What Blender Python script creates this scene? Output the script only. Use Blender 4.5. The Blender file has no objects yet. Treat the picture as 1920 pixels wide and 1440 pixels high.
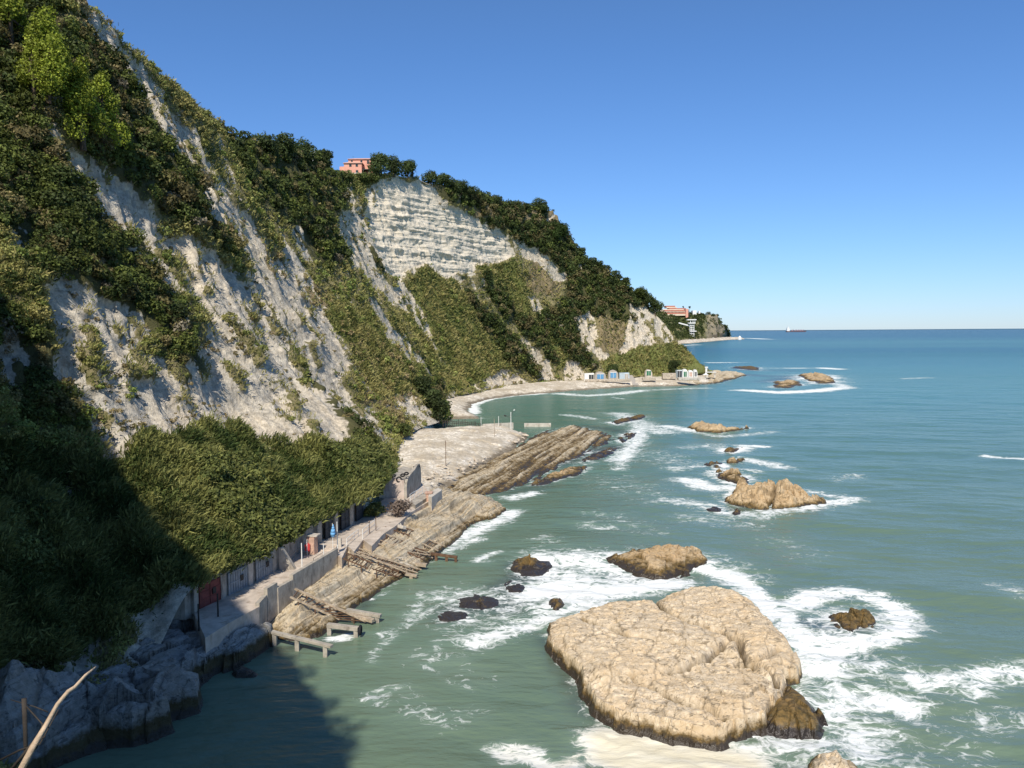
import bpy, bmesh, math, random
import numpy as np
from mathutils import Vector, Matrix

random.seed(7)
RNG = np.random.default_rng(11)
S = bpy.context.scene
COL = S.collection
R = math.radians

# ------------------------------------------------------------------ camera
F = 1500.0                                    # focal length in pixels of the 1920x1440 photograph
CAM = np.array([0.0, 0.0, 30.0])
PITCH = R(3.745); ROLL = R(0.375)
_f = np.array([0, math.cos(PITCH), -math.sin(PITCH)])
_u0 = np.array([0, math.sin(PITCH), math.cos(PITCH)])
_x0 = np.array([1.0, 0, 0])
_r = math.cos(ROLL) * _x0 - math.sin(ROLL) * _u0
_u = math.sin(ROLL) * _x0 + math.cos(ROLL) * _u0
cd = bpy.data.cameras.new('camera'); cam = bpy.data.objects.new('camera', cd); COL.objects.link(cam)
cd.sensor_width = 36; cd.lens = 36 * F / 1920; cd.clip_start = 0.5; cd.clip_end = 200000
cam.matrix_world = Matrix(((_r[0], _u[0], -_f[0], CAM[0]), (_r[1], _u[1], -_f[1], CAM[1]), (_r[2], _u[2], -_f[2], CAM[2]), (0, 0, 0, 1)))
S.camera = cam

# ------------------------------------------------------------------ sky and sun
SUN_SIDE, SUN_EL = 9, 46                     # degrees from straight behind towards the left; elevation
sd = np.array([-math.sin(R(SUN_SIDE)) * math.cos(R(SUN_EL)), -math.cos(R(SUN_SIDE)) * math.cos(R(SUN_EL)), math.sin(R(SUN_EL))])
W = bpy.data.worlds.new("World"); S.world = W; W.use_nodes = True
wn = W.node_tree.nodes; wl = W.node_tree.links
sky = wn.new('ShaderNodeTexSky'); sky.sky_type = 'NISHITA'; sky.sun_disc = False
sky.sun_elevation = R(SUN_EL); sky.sun_rotation = math.atan2(sd[0], sd[1])
sky.air_density = 1.0; sky.dust_density = 0.1; sky.ozone_density = 1.5; sky.altitude = 30
wn['Background'].inputs[1].default_value = 0.108
_tc = wn.new('ShaderNodeTexCoord'); _sp = wn.new('ShaderNodeSeparateXYZ'); wl.new(_tc.outputs['Generated'], _sp.inputs[0])
_rp = wn.new('ShaderNodeValToRGB'); wl.new(_sp.outputs[2], _rp.inputs[0])
for _i, (_p, _c) in enumerate([(0.0, (.54, .73, 1.18)), (.10, (.52, .76, 1.15)), (.32, (.52, .80, 1.17)), (.6, (.64, .88, 1.10))]):
    while len(_rp.color_ramp.elements) <= _i: _rp.color_ramp.elements.new(.9)
    _rp.color_ramp.elements[_i].position = _p; _rp.color_ramp.elements[_i].color = (*_c, 1)
_mx = wn.new('ShaderNodeMix'); _mx.data_type = 'RGBA'; _mx.blend_type = 'MULTIPLY'; _mx.inputs[0].default_value = 1
wl.new(sky.outputs[0], _mx.inputs[6]); wl.new(_rp.outputs[0], _mx.inputs[7])
wl.new(_mx.outputs[2], wn['Background'].inputs[0])
sl = bpy.data.lights.new('sun', 'SUN'); sun = bpy.data.objects.new('sun', sl); COL.objects.link(sun)
sl.energy = 5.0; sl.angle = R(0.5); sl.color = (1.0, 0.925, 0.80)
sun.rotation_euler = Vector(sd).to_track_quat('Z', 'Y').to_euler()
S.view_settings.view_transform = 'Standard'; S.view_settings.look = 'None'
S.view_settings.exposure = 0.1; S.view_settings.gamma = 1; S.view_settings.use_curve_mapping = False
S.render.engine = 'CYCLES'

# ------------------------------------------------------------------ helpers
def ray(px, py):
    return _f + _r * (px - 960) / F + _u * (720 - py) / F
def at_z(px, py, z=0.0):
    d = ray(px, py); k = (z - CAM[2]) / d[2]
    return CAM + d * k
def at_Y(px, py, Y):
    d = ray(px, py); return CAM + d * (Y / d[1])
def proj(P):
    q = P - CAM
    w = q @ _f
    w = np.where(np.abs(w) < 1e-3, 1e-3, w)
    return 960 + F * (q @ _r) / w, 720 - F * (q @ _u) / w, w

def _hash(i, j, k, seed):
    n = (i * 374761393 + j * 668265263 + k * 2147483647 + seed * 974634777) & 0xFFFFFFFF
    n = ((n ^ (n >> 13)) * 1274126177) & 0xFFFFFFFF
    return ((n ^ (n >> 16)) & 0xFFFF).astype(np.float32) / 65535.0
def vnoise(x, y, z=None, seed=0):
    """value noise in -1..1"""
    if z is None: z = np.zeros_like(x)
    xi = np.floor(x).astype(np.int64); yi = np.floor(y).astype(np.int64); zi = np.floor(z).astype(np.int64)
    fx, fy, fz = x - xi, y - yi, z - zi
    fx = fx * fx * fx * (fx * (fx * 6 - 15) + 10); fy = fy * fy * fy * (fy * (fy * 6 - 15) + 10); fz = fz * fz * (3 - 2 * fz)
    r = 0
    for a in (0, 1):
        wx = fx if a else 1 - fx
        for b in (0, 1):
            wy = fy if b else 1 - fy
            for c in (0, 1):
                wz = fz if c else 1 - fz
                if c == 1 and np.ndim(fz) and not fz.any(): continue
                r = r + wx * wy * wz * _hash(xi + a, yi + b, zi + c, seed)
    return r * 2 - 1
def fbm(x, y, z=None, oct=4, seed=0, gain=0.5, ridged=False):
    s = 0; a = 1.0; t = 0
    for o in range(oct):
        n = vnoise(x * 2 ** o + 17.3 * o, y * 2 ** o - 9.1 * o, None if z is None else z * 2 ** o, seed + o)
        if ridged: n = 1 - 2 * np.abs(n)
        s = s + a * n; t += a; a *= gain
    return s / t
def sstep(a, b, x):
    t = np.clip((x - a) / (b - a), 0, 1); return t * t * (3 - 2 * t)
def sdf(px, py, poly):
    """signed distance, positive inside; poly (n,2)"""
    P = np.asarray(poly, float); n = len(P)
    d = np.full(px.shape, 1e9); inside = np.zeros(px.shape, bool)
    for i in range(n):
        ax, ay = P[i]; bx, by = P[(i + 1) % n]
        ex, ey = bx - ax, by - ay
        t = np.clip(((px - ax) * ex + (py - ay) * ey) / (ex * ex + ey * ey + 1e-9), 0, 1)
        d = np.minimum(d, (px - ax - t * ex) ** 2 + (py - ay - t * ey) ** 2)
        c = ((ay > py) != (by > py)) & (px < (bx - ax) * (py - ay) / (by - ay + 1e-12) + ax)
        inside ^= c
    d = np.sqrt(d)
    return np.where(inside, d, -d)
def lined(px, py, pts):
    d = np.full(px.shape, 1e9)
    for i in range(len(pts) - 1):
        ax, ay = pts[i][:2]; bx, by = pts[i + 1][:2]; ex, ey = bx - ax, by - ay
        t = np.clip(((px - ax) * ex + (py - ay) * ey) / (ex * ex + ey * ey + 1e-9), 0, 1)
        d = np.minimum(d, (px - ax - t * ex) ** 2 + (py - ay - t * ey) ** 2)
    return np.sqrt(d)

def tag(o, label=None, cat=None, group=None, kind=None):
    if label: o['label'] = label
    if cat: o['category'] = cat
    if group: o['group'] = group
    if kind: o['kind'] = kind
    return o
def empty(name, loc=(0, 0, 0), label=None, cat=None, group=None, rz=0):
    o = bpy.data.objects.new(name, None); COL.objects.link(o); o.location = loc; o.rotation_euler = (0, 0, rz)
    o.empty_display_size = 0.2
    return tag(o, label, cat, group)
def copy_tree(o, parent=None):
    c = o.copy(); COL.objects.link(c)
    if parent is not None: c.parent = parent
    for ch in list(o.children): copy_tree(ch, c)
    return c
def npmesh(name, V, Fc, mat, parent=None, smooth=False, attrs=None, origin=None):
    """V (n,3); Fc (m,k) int ; all faces with k corners"""
    V = np.asarray(V, np.float32); Fc = np.asarray(Fc, np.int32)
    if origin is not None: V = V - np.asarray(origin, np.float32)
    me = bpy.data.meshes.new(name)
    n, (m, k) = len(V), Fc.shape
    me.vertices.add(n); me.vertices.foreach_set('co', V.ravel())
    me.loops.add(m * k); me.loops.foreach_set('vertex_index', Fc.ravel())
    me.polygons.add(m); me.polygons.foreach_set('loop_start', np.arange(0, m * k, k, dtype=np.int32))
    me.polygons.foreach_set('loop_total', np.full(m, k, np.int32))
    me.polygons.foreach_set('use_smooth', np.full(m, smooth, bool))
    me.update(calc_edges=True)
    if attrs:
        for an, (ty, dat) in attrs.items():
            a = me.attributes.new(an, ty, 'POINT')
            if ty == 'FLOAT': a.data.foreach_set('value', np.asarray(dat, np.float32).ravel())
            else: a.data.foreach_set('color', np.asarray(dat, np.float32).ravel())
    me.materials.append(mat)
    o = bpy.data.objects.new(name, me); COL.objects.link(o)
    if origin is not None and parent is None: o.location = origin
    if parent: o.parent = parent
    return o
def grid_faces(nr, nc, keep=None):
    i = np.arange(nr - 1)[:, None] * nc + np.arange(nc - 1)[None, :]
    q = np.stack([i, i + 1, i + nc + 1, i + nc], -1).reshape(-1, 4)
    if keep is not None:
        k = keep.ravel(); q = q[k[q].any(1)]
    return q

class MB:
    """collects boxes, bars, tubes and lathes and links them as ONE mesh object"""
    def __init__(s): s.bm = bmesh.new()
    def box(s, c, size, rot=None, bevel=0):
        r = bmesh.ops.create_cube(s.bm, size=1)
        M = Matrix.Translation(Vector(c)) @ (rot.to_4x4() if rot is not None else Matrix()) @ Matrix.Diagonal((*size, 1))
        bmesh.ops.transform(s.bm, matrix=M, verts=r['verts'])
        return s
    def bar(s, a, b, w=0.1, h=None, up=(0, 0, 1)):
        a = Vector(a); b = Vector(b); h = h or w
        d = b - a; L = d.length
        if L < 1e-5: return s
        x = d.normalized(); u = Vector(up); y = u.cross(x)
        if y.length < 1e-4: y = Vector((0, 1, 0)).cross(x)
        y.normalize(); z = x.cross(y)
        Rm = Matrix((x, y, z)).transposed()
        return s.box((a + b) / 2, (L, w, h), Rm)
    def tube(s, a, b, r=0.05, r2=None, seg=8):
        a = Vector(a); b = Vector(b); d = b - a
        if d.length < 1e-5: return s
        q = bmesh.ops.create_cone(s.bm, cap_ends=True, segments=seg, radius1=r, radius2=r if r2 is None else r2, depth=d.length)
        M = Matrix.Translation((a + b) / 2) @ d.to_track_quat('Z', 'Y').to_matrix().to_4x4()
        bmesh.ops.transform(s.bm, matrix=M, verts=q['verts'])
        return s
    def torus(s, c, Rr, r, rot=None, n=16, m=8):
        vs = []
        Mx = (rot.to_3x3() if rot is not None else Matrix.Identity(3))
        for i in range(n):
            a = 2 * math.pi * i / n
            vs.append([s.bm.verts.new(Vector(c) + Mx @ Vector(((Rr + r * math.cos(2 * math.pi * j / m)) * math.cos(a), (Rr + r * math.cos(2 * math.pi * j / m)) * math.sin(a), r * math.sin(2 * math.pi * j / m)))) for j in range(m)])
        for i in range(n):
            for j in range(m):
                s.bm.faces.new((vs[i][j], vs[(i + 1) % n][j], vs[(i + 1) % n][(j + 1) % m], vs[i][(j + 1) % m]))
        return s
    def prism(s, pts, z0, z1):
        """pts list of (x,y); z1 scalar or list"""
        n = len(pts)
        if not hasattr(z1, '__len__'): z1 = [z1] * n
        if not hasattr(z0, '__len__'): z0 = [z0] * n
        b = [s.bm.verts.new((p[0], p[1], z0[i])) for i, p in enumerate(pts)]
        t = [s.bm.verts.new((p[0], p[1], z1[i])) for i, p in enumerate(pts)]
        s.bm.faces.new(t); s.bm.faces.new(b[::-1])
        for i in range(n):
            s.bm.faces.new((b[i], b[(i + 1) % n], t[(i + 1) % n], t[i]))
        return s
    def poly(s, pts3, thick):
        """polygon of 3D pts extruded by vector thick"""
        a = [s.bm.verts.new(Vector(p)) for p in pts3]; b = [s.bm.verts.new(Vector(p) + Vector(thick)) for p in pts3]
        s.bm.faces.new(a[::-1]); s.bm.faces.new(b); n = len(a)
        for i in range(n): s.bm.faces.new((a[i], a[(i + 1) % n], b[(i + 1) % n], b[i]))
        return s
    def build(s, name, mat, parent=None, smooth=False, bevel=0.0, origin=None):
        bmesh.ops.recalc_face_normals(s.bm, faces=s.bm.faces)
        if bevel: bmesh.ops.bevel(s.bm, geom=[e for e in s.bm.edges], offset=bevel, segments=1, affect='EDGES', profile=.5)
        if origin is not None: bmesh.ops.translate(s.bm, verts=s.bm.verts, vec=-Vector(origin))
        elif parent is not None:
            Mw = parent.matrix_basis.copy(); q_ = parent.parent
            while q_ is not None: Mw = q_.matrix_basis @ Mw; q_ = q_.parent
            bmesh.ops.transform(s.bm, matrix=Mw.inverted(), verts=s.bm.verts)
        me = bpy.data.meshes.new(name); s.bm.to_mesh(me); s.bm.free()
        if smooth:
            for p in me.polygons: p.use_smooth = True
        me.materials.append(mat)
        o = bpy.data.objects.new(name, me); COL.objects.link(o)
        if origin is not None: o.location = origin
        if parent: o.parent = parent
        return o

# ------------------------------------------------------------------ materials
class NT:
    def __init__(s, name):
        s.m = bpy.data.materials.new(name); s.m.use_nodes = True; s.n = s.m.node_tree.nodes; s.l = s.m.node_tree.links
        s.p = s.n['Principled BSDF']; s.out = s.n['Material Output']
    def nd(s, t, **k):
        x = s.n.new('ShaderNode' + t)
        for a, b in k.items(): setattr(x, a, b)
        return x
    def put(s, sock, v):
        if isinstance(v, bpy.types.NodeSocket): s.l.new(v, sock)
        elif v is not None:
            try: sock.default_value = v
            except Exception: sock.default_value = (*v, 1)
    def geo(s): return s.nd('NewGeometry').outputs['Position']
    def attr(s, name, out='Fac'): return s.nd('Attribute', attribute_name=name).outputs[out]
    def math(s, op, a, b=None, c=None, clamp=False):
        x = s.nd('Math', operation=op, use_clamp=clamp); s.put(x.inputs[0], a)
        if b is not None: s.put(x.inputs[1], b)
        if c is not None: s.put(x.inputs[2], c)
        return x.outputs[0]
    def mapr(s, v, a, b, c=0., d=1., smooth=False):
        x = s.nd('MapRange'); x.interpolation_type = 'SMOOTHSTEP' if smooth else 'LINEAR'
        s.put(x.inputs[0], v); s.put(x.inputs[1], a); s.put(x.inputs[2], b); s.put(x.inputs[3], c); s.put(x.inputs[4], d)
        return x.outputs[0]
    def noise(s, vec, scale, detail=4, rough=.55, dist=0., out='Fac'):
        x = s.nd('TexNoise'); s.put(x.inputs['Vector'], vec); x.inputs['Scale'].default_value = scale
        x.inputs['Detail'].default_value = detail; x.inputs['Roughness'].default_value = rough; x.inputs['Distortion'].default_value = dist
        return x.outputs[out]
    def voro(s, vec, scale, feature='F1', out='Distance', rnd=1.):
        x = s.nd('TexVoronoi', feature=feature); s.put(x.inputs['Vector'], vec); x.inputs['Scale'].default_value = scale
        x.inputs['Randomness'].default_value = rnd
        return x.outputs[out]
    def scale(s, vec, v, rot=(0, 0, 0)):
        x = s.nd('Mapping'); s.put(x.inputs[0], vec); x.inputs['Scale'].default_value = v; x.inputs['Rotation'].default_value = rot
        return x.outputs[0]
    def mix(s, f, a, b, mode='MIX'):
        x = s.nd('Mix', data_type='RGBA', blend_type=mode); s.put(x.inputs[0], f); s.put(x.inputs[6], a if isinstance(a, bpy.types.NodeSocket) else (*a, 1)); s.put(x.inputs[7], b if isinstance(b, bpy.types.NodeSocket) else (*b, 1))
        return x.outputs[2]
    def ramp(s, v, stops):
        x = s.nd('ValToRGB'); s.put(x.inputs[0], v); e = x.color_ramp.elements
        while len(e) < len(stops): e.new(.5)
        for i, (p, c) in enumerate(stops): e[i].position = p; e[i].color = (*c, 1)
        return x.outputs[0]
    def bump(s, h, strength=.5, dist=.1, normal=None):
        x = s.nd('Bump'); s.put(x.inputs['Height'], h); s.put(x.inputs['Strength'], strength); x.inputs['Distance'].default_value = dist
        if normal is not None: s.put(x.inputs['Normal'], normal)
        return x.outputs[0]
    def done(s, color=None, rough=None, normal=None, spec=None, metal=None):
        if color is not None: s.put(s.p.inputs['Base Color'], color)
        if rough is not None: s.put(s.p.inputs['Roughness'], rough)
        if normal is not None: s.put(s.p.inputs['Normal'], normal)
        if spec is not None: s.put(s.p.inputs['Specular IOR Level'], spec)
        if metal is not None: s.put(s.p.inputs['Metallic'], metal)
        return s.m

def simple_mat(name, col, rough=.8, var=.25, sc=1.5, bump=.3, dirt=None, metal=0):
    t = NT(name); g = t.geo()
    n = t.noise(g, sc, 6, .65)
    c2 = tuple(c * (1 - var) for c in col); c3 = tuple(min(1, c * (1 + var * .6)) for c in col)
    c = t.mix(t.mapr(n, .3, .7), c2, c3)
    if dirt: c = t.mix(t.mapr(t.noise(t.scale(g, (1, 1, .35)), sc * 1.7, 5, .7), .52, .68), c, dirt)
    return t.done(c, rough, t.bump(t.noise(g, sc * 8, 4), bump, .05), .3, metal)

# chalk hillside: attribute-driven mix of chalk, soil and grassy ground
def hill_material():
    t = NT('chalk_hillside'); g = t.geo()
    st_ = t.attr('strata'); ch = t.attr('chalk'); gr = t.attr('grass'); br = t.attr('dry'); wr = t.attr('warm')
    n1 = t.noise(g, .12, 7, .62); n2 = t.noise(g, 1.1, 7, .68); n3 = t.noise(t.scale(g, (.5, .5, 2.4)), .55, 5, .6)
    cream = t.mix(t.mapr(n2, .32, .68), (.40, .335, .25), (.82, .71, .545))
    grey = t.mix(t.mapr(n2, .35, .65), (.30, .29, .265), (.64, .585, .49))
    chalk = t.mix(t.math('ADD', t.mapr(n1, .4, .6, 0, .6), t.math('MULTIPLY', wr, .55), clamp=True), grey, cream)
    chalk = t.mix(t.math('MULTIPLY', t.mapr(n3, .55, .7), .5), chalk, (.22, .19, .145))
    bands = t.noise(t.scale(g, (.035, .035, .75)), 1.0, 5, .7)
    chalk = t.mix(t.math('MULTIPLY', st_, t.mapr(bands, .54, .60, 0, .4)), chalk, (.30, .27, .23))
    chalk = t.mix(t.math('MULTIPLY', st_, t.mapr(bands, .46, .40, 0, .6)), chalk, (.36, .37, .36))
    fl = t.noise(t.scale(g, (.9, .9, .16), (R(18), 0, 0)), 1.6, 6, .7)
    chalk = t.mix(t.mapr(fl, .50, .60, 0, .5), chalk, (.26, .225, .17))
    chalk = t.mix(t.math('MULTIPLY', st_, .38), chalk, (.88, .80, .65))  # layered cliff made paler in colour, painted to look fully sunlit
    spots = t.mapr(t.noise(g, 2.4, 5, .7), .60, .68)
    chalk = t.mix(t.math('MULTIPLY', spots, .55), chalk, (.09, .075, .045))
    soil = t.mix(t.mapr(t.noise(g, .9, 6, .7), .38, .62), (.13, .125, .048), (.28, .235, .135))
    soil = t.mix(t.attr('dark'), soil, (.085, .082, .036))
    dry = t.mix(t.mapr(n2, .35, .65), (.15, .12, .06), (.30, .235, .14))
    grass = t.mix(t.mapr(n2, .35, .65), (.105, .13, .036), (.20, .20, .07))
    c = t.mix(br, soil, dry); c = t.mix(gr, c, grass)
    e = t.math('ADD', ch, t.math('MULTIPLY', t.math('SUBTRACT', t.noise(g, .8, 8, .72), .5), 1.1))
    c = t.mix(t.mapr(e, .42, .58), c, chalk)
    h = t.math('ADD', t.noise(t.scale(g, (1, 1, .7)), .9, 9, .7), t.math('MULTIPLY', t.noise(g, 4, 5, .6), .35))
    return t.done(c, .92, t.bump(h, .9, .6), .15)
M_hill = hill_material()

def rock_material(name, light=(.56, .45, .30), dark=(.30, .22, .13), wet=(.045, .035, .026), wl0=.18, wl1=.72, algae=(.20, .125, .04), strata=None, pits=.8):
    t = NT(name); g = t.geo()
    sep = t.nd('SeparateXYZ'); t.put(sep.inputs[0], g); z = sep.outputs[2]
    n1 = t.noise(g, .35, 8, .65); n2 = t.noise(g, 2.2, 8, .7)
    c = t.mix(t.mapr(n2, .35, .66), dark, light)
    c = t.mix(t.math('MULTIPLY', t.mapr(n1, .5, .68), .4), c, tuple(a * .72 for a in light))
    if strata:
        vm = t.nd('VectorMath', operation='DOT_PRODUCT'); t.put(vm.inputs[0], g); vm.inputs[1].default_value = (.958, -.285, 0)
        vn_ = t.nd('VectorMath', operation='DOT_PRODUCT'); t.put(vn_.inputs[0], g); vn_.inputs[1].default_value = (.285, .958, 0)
        cx = t.nd('CombineXYZ'); t.put(cx.inputs[0], t.math('MULTIPLY', vm.outputs['Value'], 1.9)); t.put(cx.inputs[1], t.math('MULTIPLY', vn_.outputs['Value'], .13)); t.put(cx.inputs[2], t.math('MULTIPLY', z, 2.2))
        s = t.noise(cx.outputs[0], 1.5, 7, .7)
        c = t.mix(t.math('MULTIPLY', t.mapr(s, .55, .61), .8), c, tuple(a * .4 for a in dark))
        c = t.mix(t.math('MULTIPLY', t.mapr(s, .44, .38), .5), c, tuple(min(1, a * 1.15) for a in light))
    pit = t.mapr(t.noise(t.scale(g, (.8, 1.7, 1)), 1.5, 7, .68, .8), .58, .66)
    c = t.mix(t.mapr(t.noise(g, .22, 6, .7), .47, .60, 0, .5), c, tuple(a * b_ for a, b_ in zip(light, (.80, .70, .56))))
    c = t.mix(t.mapr(t.noise(g, .9, 9, .75), .54, .66, 0, .55), c, tuple(a * .8 for a in dark))
    c = t.mix(t.math('MULTIPLY', pit, pits), c, tuple(a * .45 for a in dark))  # pits darkened in colour: the small shadows in them are painted
    c = t.mix(t.math('MULTIPLY', t.attr('crack'), .8), c, tuple(a * .38 for a in dark))  # cracks and plate edges darkened in colour, dirt together with painted shade
    zz = t.math('ADD', z, t.math('MULTIPLY', t.math('SUBTRACT', t.noise(g, .9, 7, .72), .5), -1.9))
    al = t.mix(t.mapr(n2, .4, .62), (.07, .05, .018), algae)
    c = t.mix(t.mapr(zz, wl1, wl1 + .5, 1, 0), c, al)
    c = t.mix(t.mapr(zz, wl0, wl0 + .3, 1, 0), c, wet)
    r = t.mapr(zz, wl0, wl1, .3, .88)
    h = t.math('ADD', t.math('MULTIPLY', t.noise(g, 4.5, 12, .8), .42), t.math('MULTIPLY', pit, -.55))
    h = t.math('ADD', h, t.math('MULTIPLY', t.mapr(t.voro(t.scale(g, (.6, 1.6, 1)), .8, 'DISTANCE_TO_EDGE'), 0, .05), .18))
    if strata: h = t.math('ADD', h, t.math('MULTIPLY', s, -1.6))
    return t.done(c, r, t.bump(h, .75, .17), .35)
M_slab = rock_material('cream_rock', (.72, .605, .45), (.44, .34, .22), wl0=.08, wl1=.36)  # cream is the stone's own colour
M_crag = rock_material('ochre_rock', (.60, .46, .29), (.34, .24, .13), wl0=.12, wl1=.45)
M_darkrock = rock_material('wet_dark_rock', (.30, .20, .09), (.13, .09, .045), wl0=.28, wl1=1.2, wet=(.04, .033, .03))
M_shelf = rock_material('layered_shelf_rock', (.68, .59, .44), (.40, .32, .21), strata=True, wl0=.12, wl1=.42)
M_boulder = rock_material('grey_boulder', (.36, .35, .33), (.19, .185, .175), wl0=.4, wl1=1.2, algae=(.08, .065, .03), strata=True)

def beach_material():
    t = NT('pebble_beach'); g = t.geo()
    sep = t.nd('SeparateXYZ'); t.put(sep.inputs[0], g); z = sep.outputs[2]
    n = t.noise(g, .25, 7, .65); v = t.voro(g, 1.6, out='Color'); v2 = t.voro(g, .7, out='Distance')
    bw = t.nd('RGBToBW'); t.put(bw.inputs[0], v)
    c = t.mix(t.mapr(bw.outputs[0], .2, .8), (.48, .42, .33), (.82, .75, .64))
    c = t.mix(t.math('MULTIPLY', t.mapr(t.noise(g, .11, 8, .7), .42, .58), .8), c, (.40, .335, .245))
    zz = t.math('ADD', z, t.math('MULTIPLY', t.math('SUBTRACT', n, .5), 1.6))
    c = t.mix(t.mapr(zz, .45, 1.0, .75, 0), c, (.10, .075, .045))
    return t.done(c, .9, t.bump(t.math('ADD', t.voro(g, 2.5), t.noise(g, 1, 6)), .7, .15), .2)
M_beach = beach_material()

def foliage_material(name, trans=.3):
    t = NT(name); c = t.attr('tint', 'Color')
    t.done(c, .65, None, .25)
    tr = t.nd('BsdfTranslucent'); t.put(tr.inputs[0], c)
    mx = t.nd('MixShader'); mx.inputs[0].default_value = trans
    t.l.new(t.p.outputs[0], mx.inputs[1]); t.l.new(tr.outputs[0], mx.inputs[2]); t.l.new(mx.outputs[0], t.out.inputs[0])
    return t.m
M_leaf = foliage_material('leaves')
M_bark = simple_mat('bark', (.11, .08, .055), .9, .4, 3)

def sea_material():
    t = NT('sea_water'); g = t.geo()
    sep = t.nd('SeparateXYZ'); t.put(sep.inputs[0], g); Y = sep.outputs[1]; X = sep.outputs[0]
    big = t.noise(t.scale(g, (.35, 1, 1)), .004, 5, .6)
    d = t.math('ADD', t.math('ADD', Y, t.math('MULTIPLY', X, .25)), t.math('MULTIPLY', t.math('SUBTRACT', big, .5), t.math('MULTIPLY', Y, 1.1)))
    d = t.math('MAXIMUM', d, 1)
    v = t.math('DIVIDE', d, t.math('ADD', d, 400))
    body = t.ramp(v, [(.10, (.140, .195, .128)), (.22, (.125, .188, .130)), (.36, (.092, .178, .132)), (.52, (.060, .178, .160)), (.64, (.034, .152, .172)),
                      (.76, (.014, .100, .160)), (.83, (.040, .145, .172)), (.90, (.010, .080, .140)), (1.0, (.007, .056, .108))])
    dark = t.attr('deep')
    body = t.mix(dark, body, (.022, .028, .036))
    sub = t.noise(t.scale(g, (.5, 1, 1)), .06, 4, .6)
    body = t.mix(t.mapr(sub, .4, .7, 0, .30), body, t.mix(.5, body, (.045, .13, .125)))
    # waves: bumps at three sizes, the finer ones matter near the viewpoint
    w1 = t.noise(t.scale(g, (.45, 1.1, 1), (0, 0, R(-14))), .55, 3, .5)
    w2 = t.noise(t.scale(g, (.6, 1.3, 1), (0, 0, R(-25))), 1.9, 4, .6)
    w3 = t.noise(t.scale(g, (.35, 1.2, 1), (0, 0, R(-8))), .09, 4, .6)
    h = t.math('ADD', t.math('MULTIPLY', w1, 1.0), t.math('MULTIPLY', w2, .28))
    h = t.math('ADD', h, t.math('MULTIPLY', w3, 3.2))
    nrm = t.bump(h, .5, .45)
    # foam
    Fm = t.attr('foam')
    warp = t.nd('VectorMath', operation='MULTIPLY_ADD')
    nz = t.noise(g, .30, 3, .55, out='Color'); t.put(warp.inputs[0], nz); warp.inputs[1].default_value = (4.5, 4.5, 0); t.put(warp.inputs[2], g)
    wv = t.scale(warp.outputs[0], (.55, 1, 1), (0, 0, R(-15)))
    vd = t.voro(wv, .55, 'DISTANCE_TO_EDGE'); vd2 = t.voro(wv, 1.5, 'DISTANCE_TO_EDGE')
    lace = t.math('MAXIMUM', t.mapr(vd, 0, .14, 1, 0), t.math('MULTIPLY', t.mapr(vd2, 0, .16, 1, 0), .8))
    n1 = t.noise(wv, .9, 9, .72)
    n0 = t.noise(t.scale(g, (.3, 1, 1)), .12, 5, .65)
    val = t.math('ADD', t.math('MULTIPLY', Fm, 1.0), t.math('MULTIPLY', t.math('SUBTRACT', n1, .5), 2.3))
    val = t.math('ADD', val, t.math('MULTIPLY', lace, t.math('ADD', .12, t.math('MULTIPLY', Fm, .40))))
    val = t.math('ADD', val, t.math('MULTIPLY', t.math('SUBTRACT', n0, .5), .5))
    n3 = t.noise(wv, 4.0, 6, .75)
    val = t.math('ADD', val, t.math('MULTIPLY', t.math('SUBTRACT', n3, .5), .9))
    foam = t.math('MULTIPLY', t.mapr(val, .50, .98), t.mapr(Fm, .03, .16), clamp=True)
    # scattered small whitecaps in open water
    wc = t.mapr(t.noise(t.scale(g, (.25, 1.2, 1), (0, 0, R(-6))), .16, 6, .72), .685, .73)
    foam = t.math('MAXIMUM', foam, t.math('MULTIPLY', wc, t.mapr(Y, 70, 160, 0, .75)), clamp=True)
    milky = t.math('MULTIPLY', t.mapr(Fm, 0, 1.0), .38)
    body = t.mix(milky, body, (.30, .40, .35))
    cream = t.attr('cream')
    fc = t.mix(cream, (.80, .82, .80), (.72, .66, .50))
    c = t.mix(foam, body, fc)
    t.done(c, t.mapr(foam, 0, 1, .2, .85), nrm, t.mapr(Y, 60, 500, .42, .10))
    t.put(t.p.inputs['IOR'], t.mapr(Y, 90, 900, 1.32, 1.07))
    return t.m
M_sea = sea_material()

# ------------------------------------------------------------------ hillside
def Bz(px, py, z): return at_z(px, py, z)
def RY(px, py, Y): return at_Y(px, py, Y)
A = np.array
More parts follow.
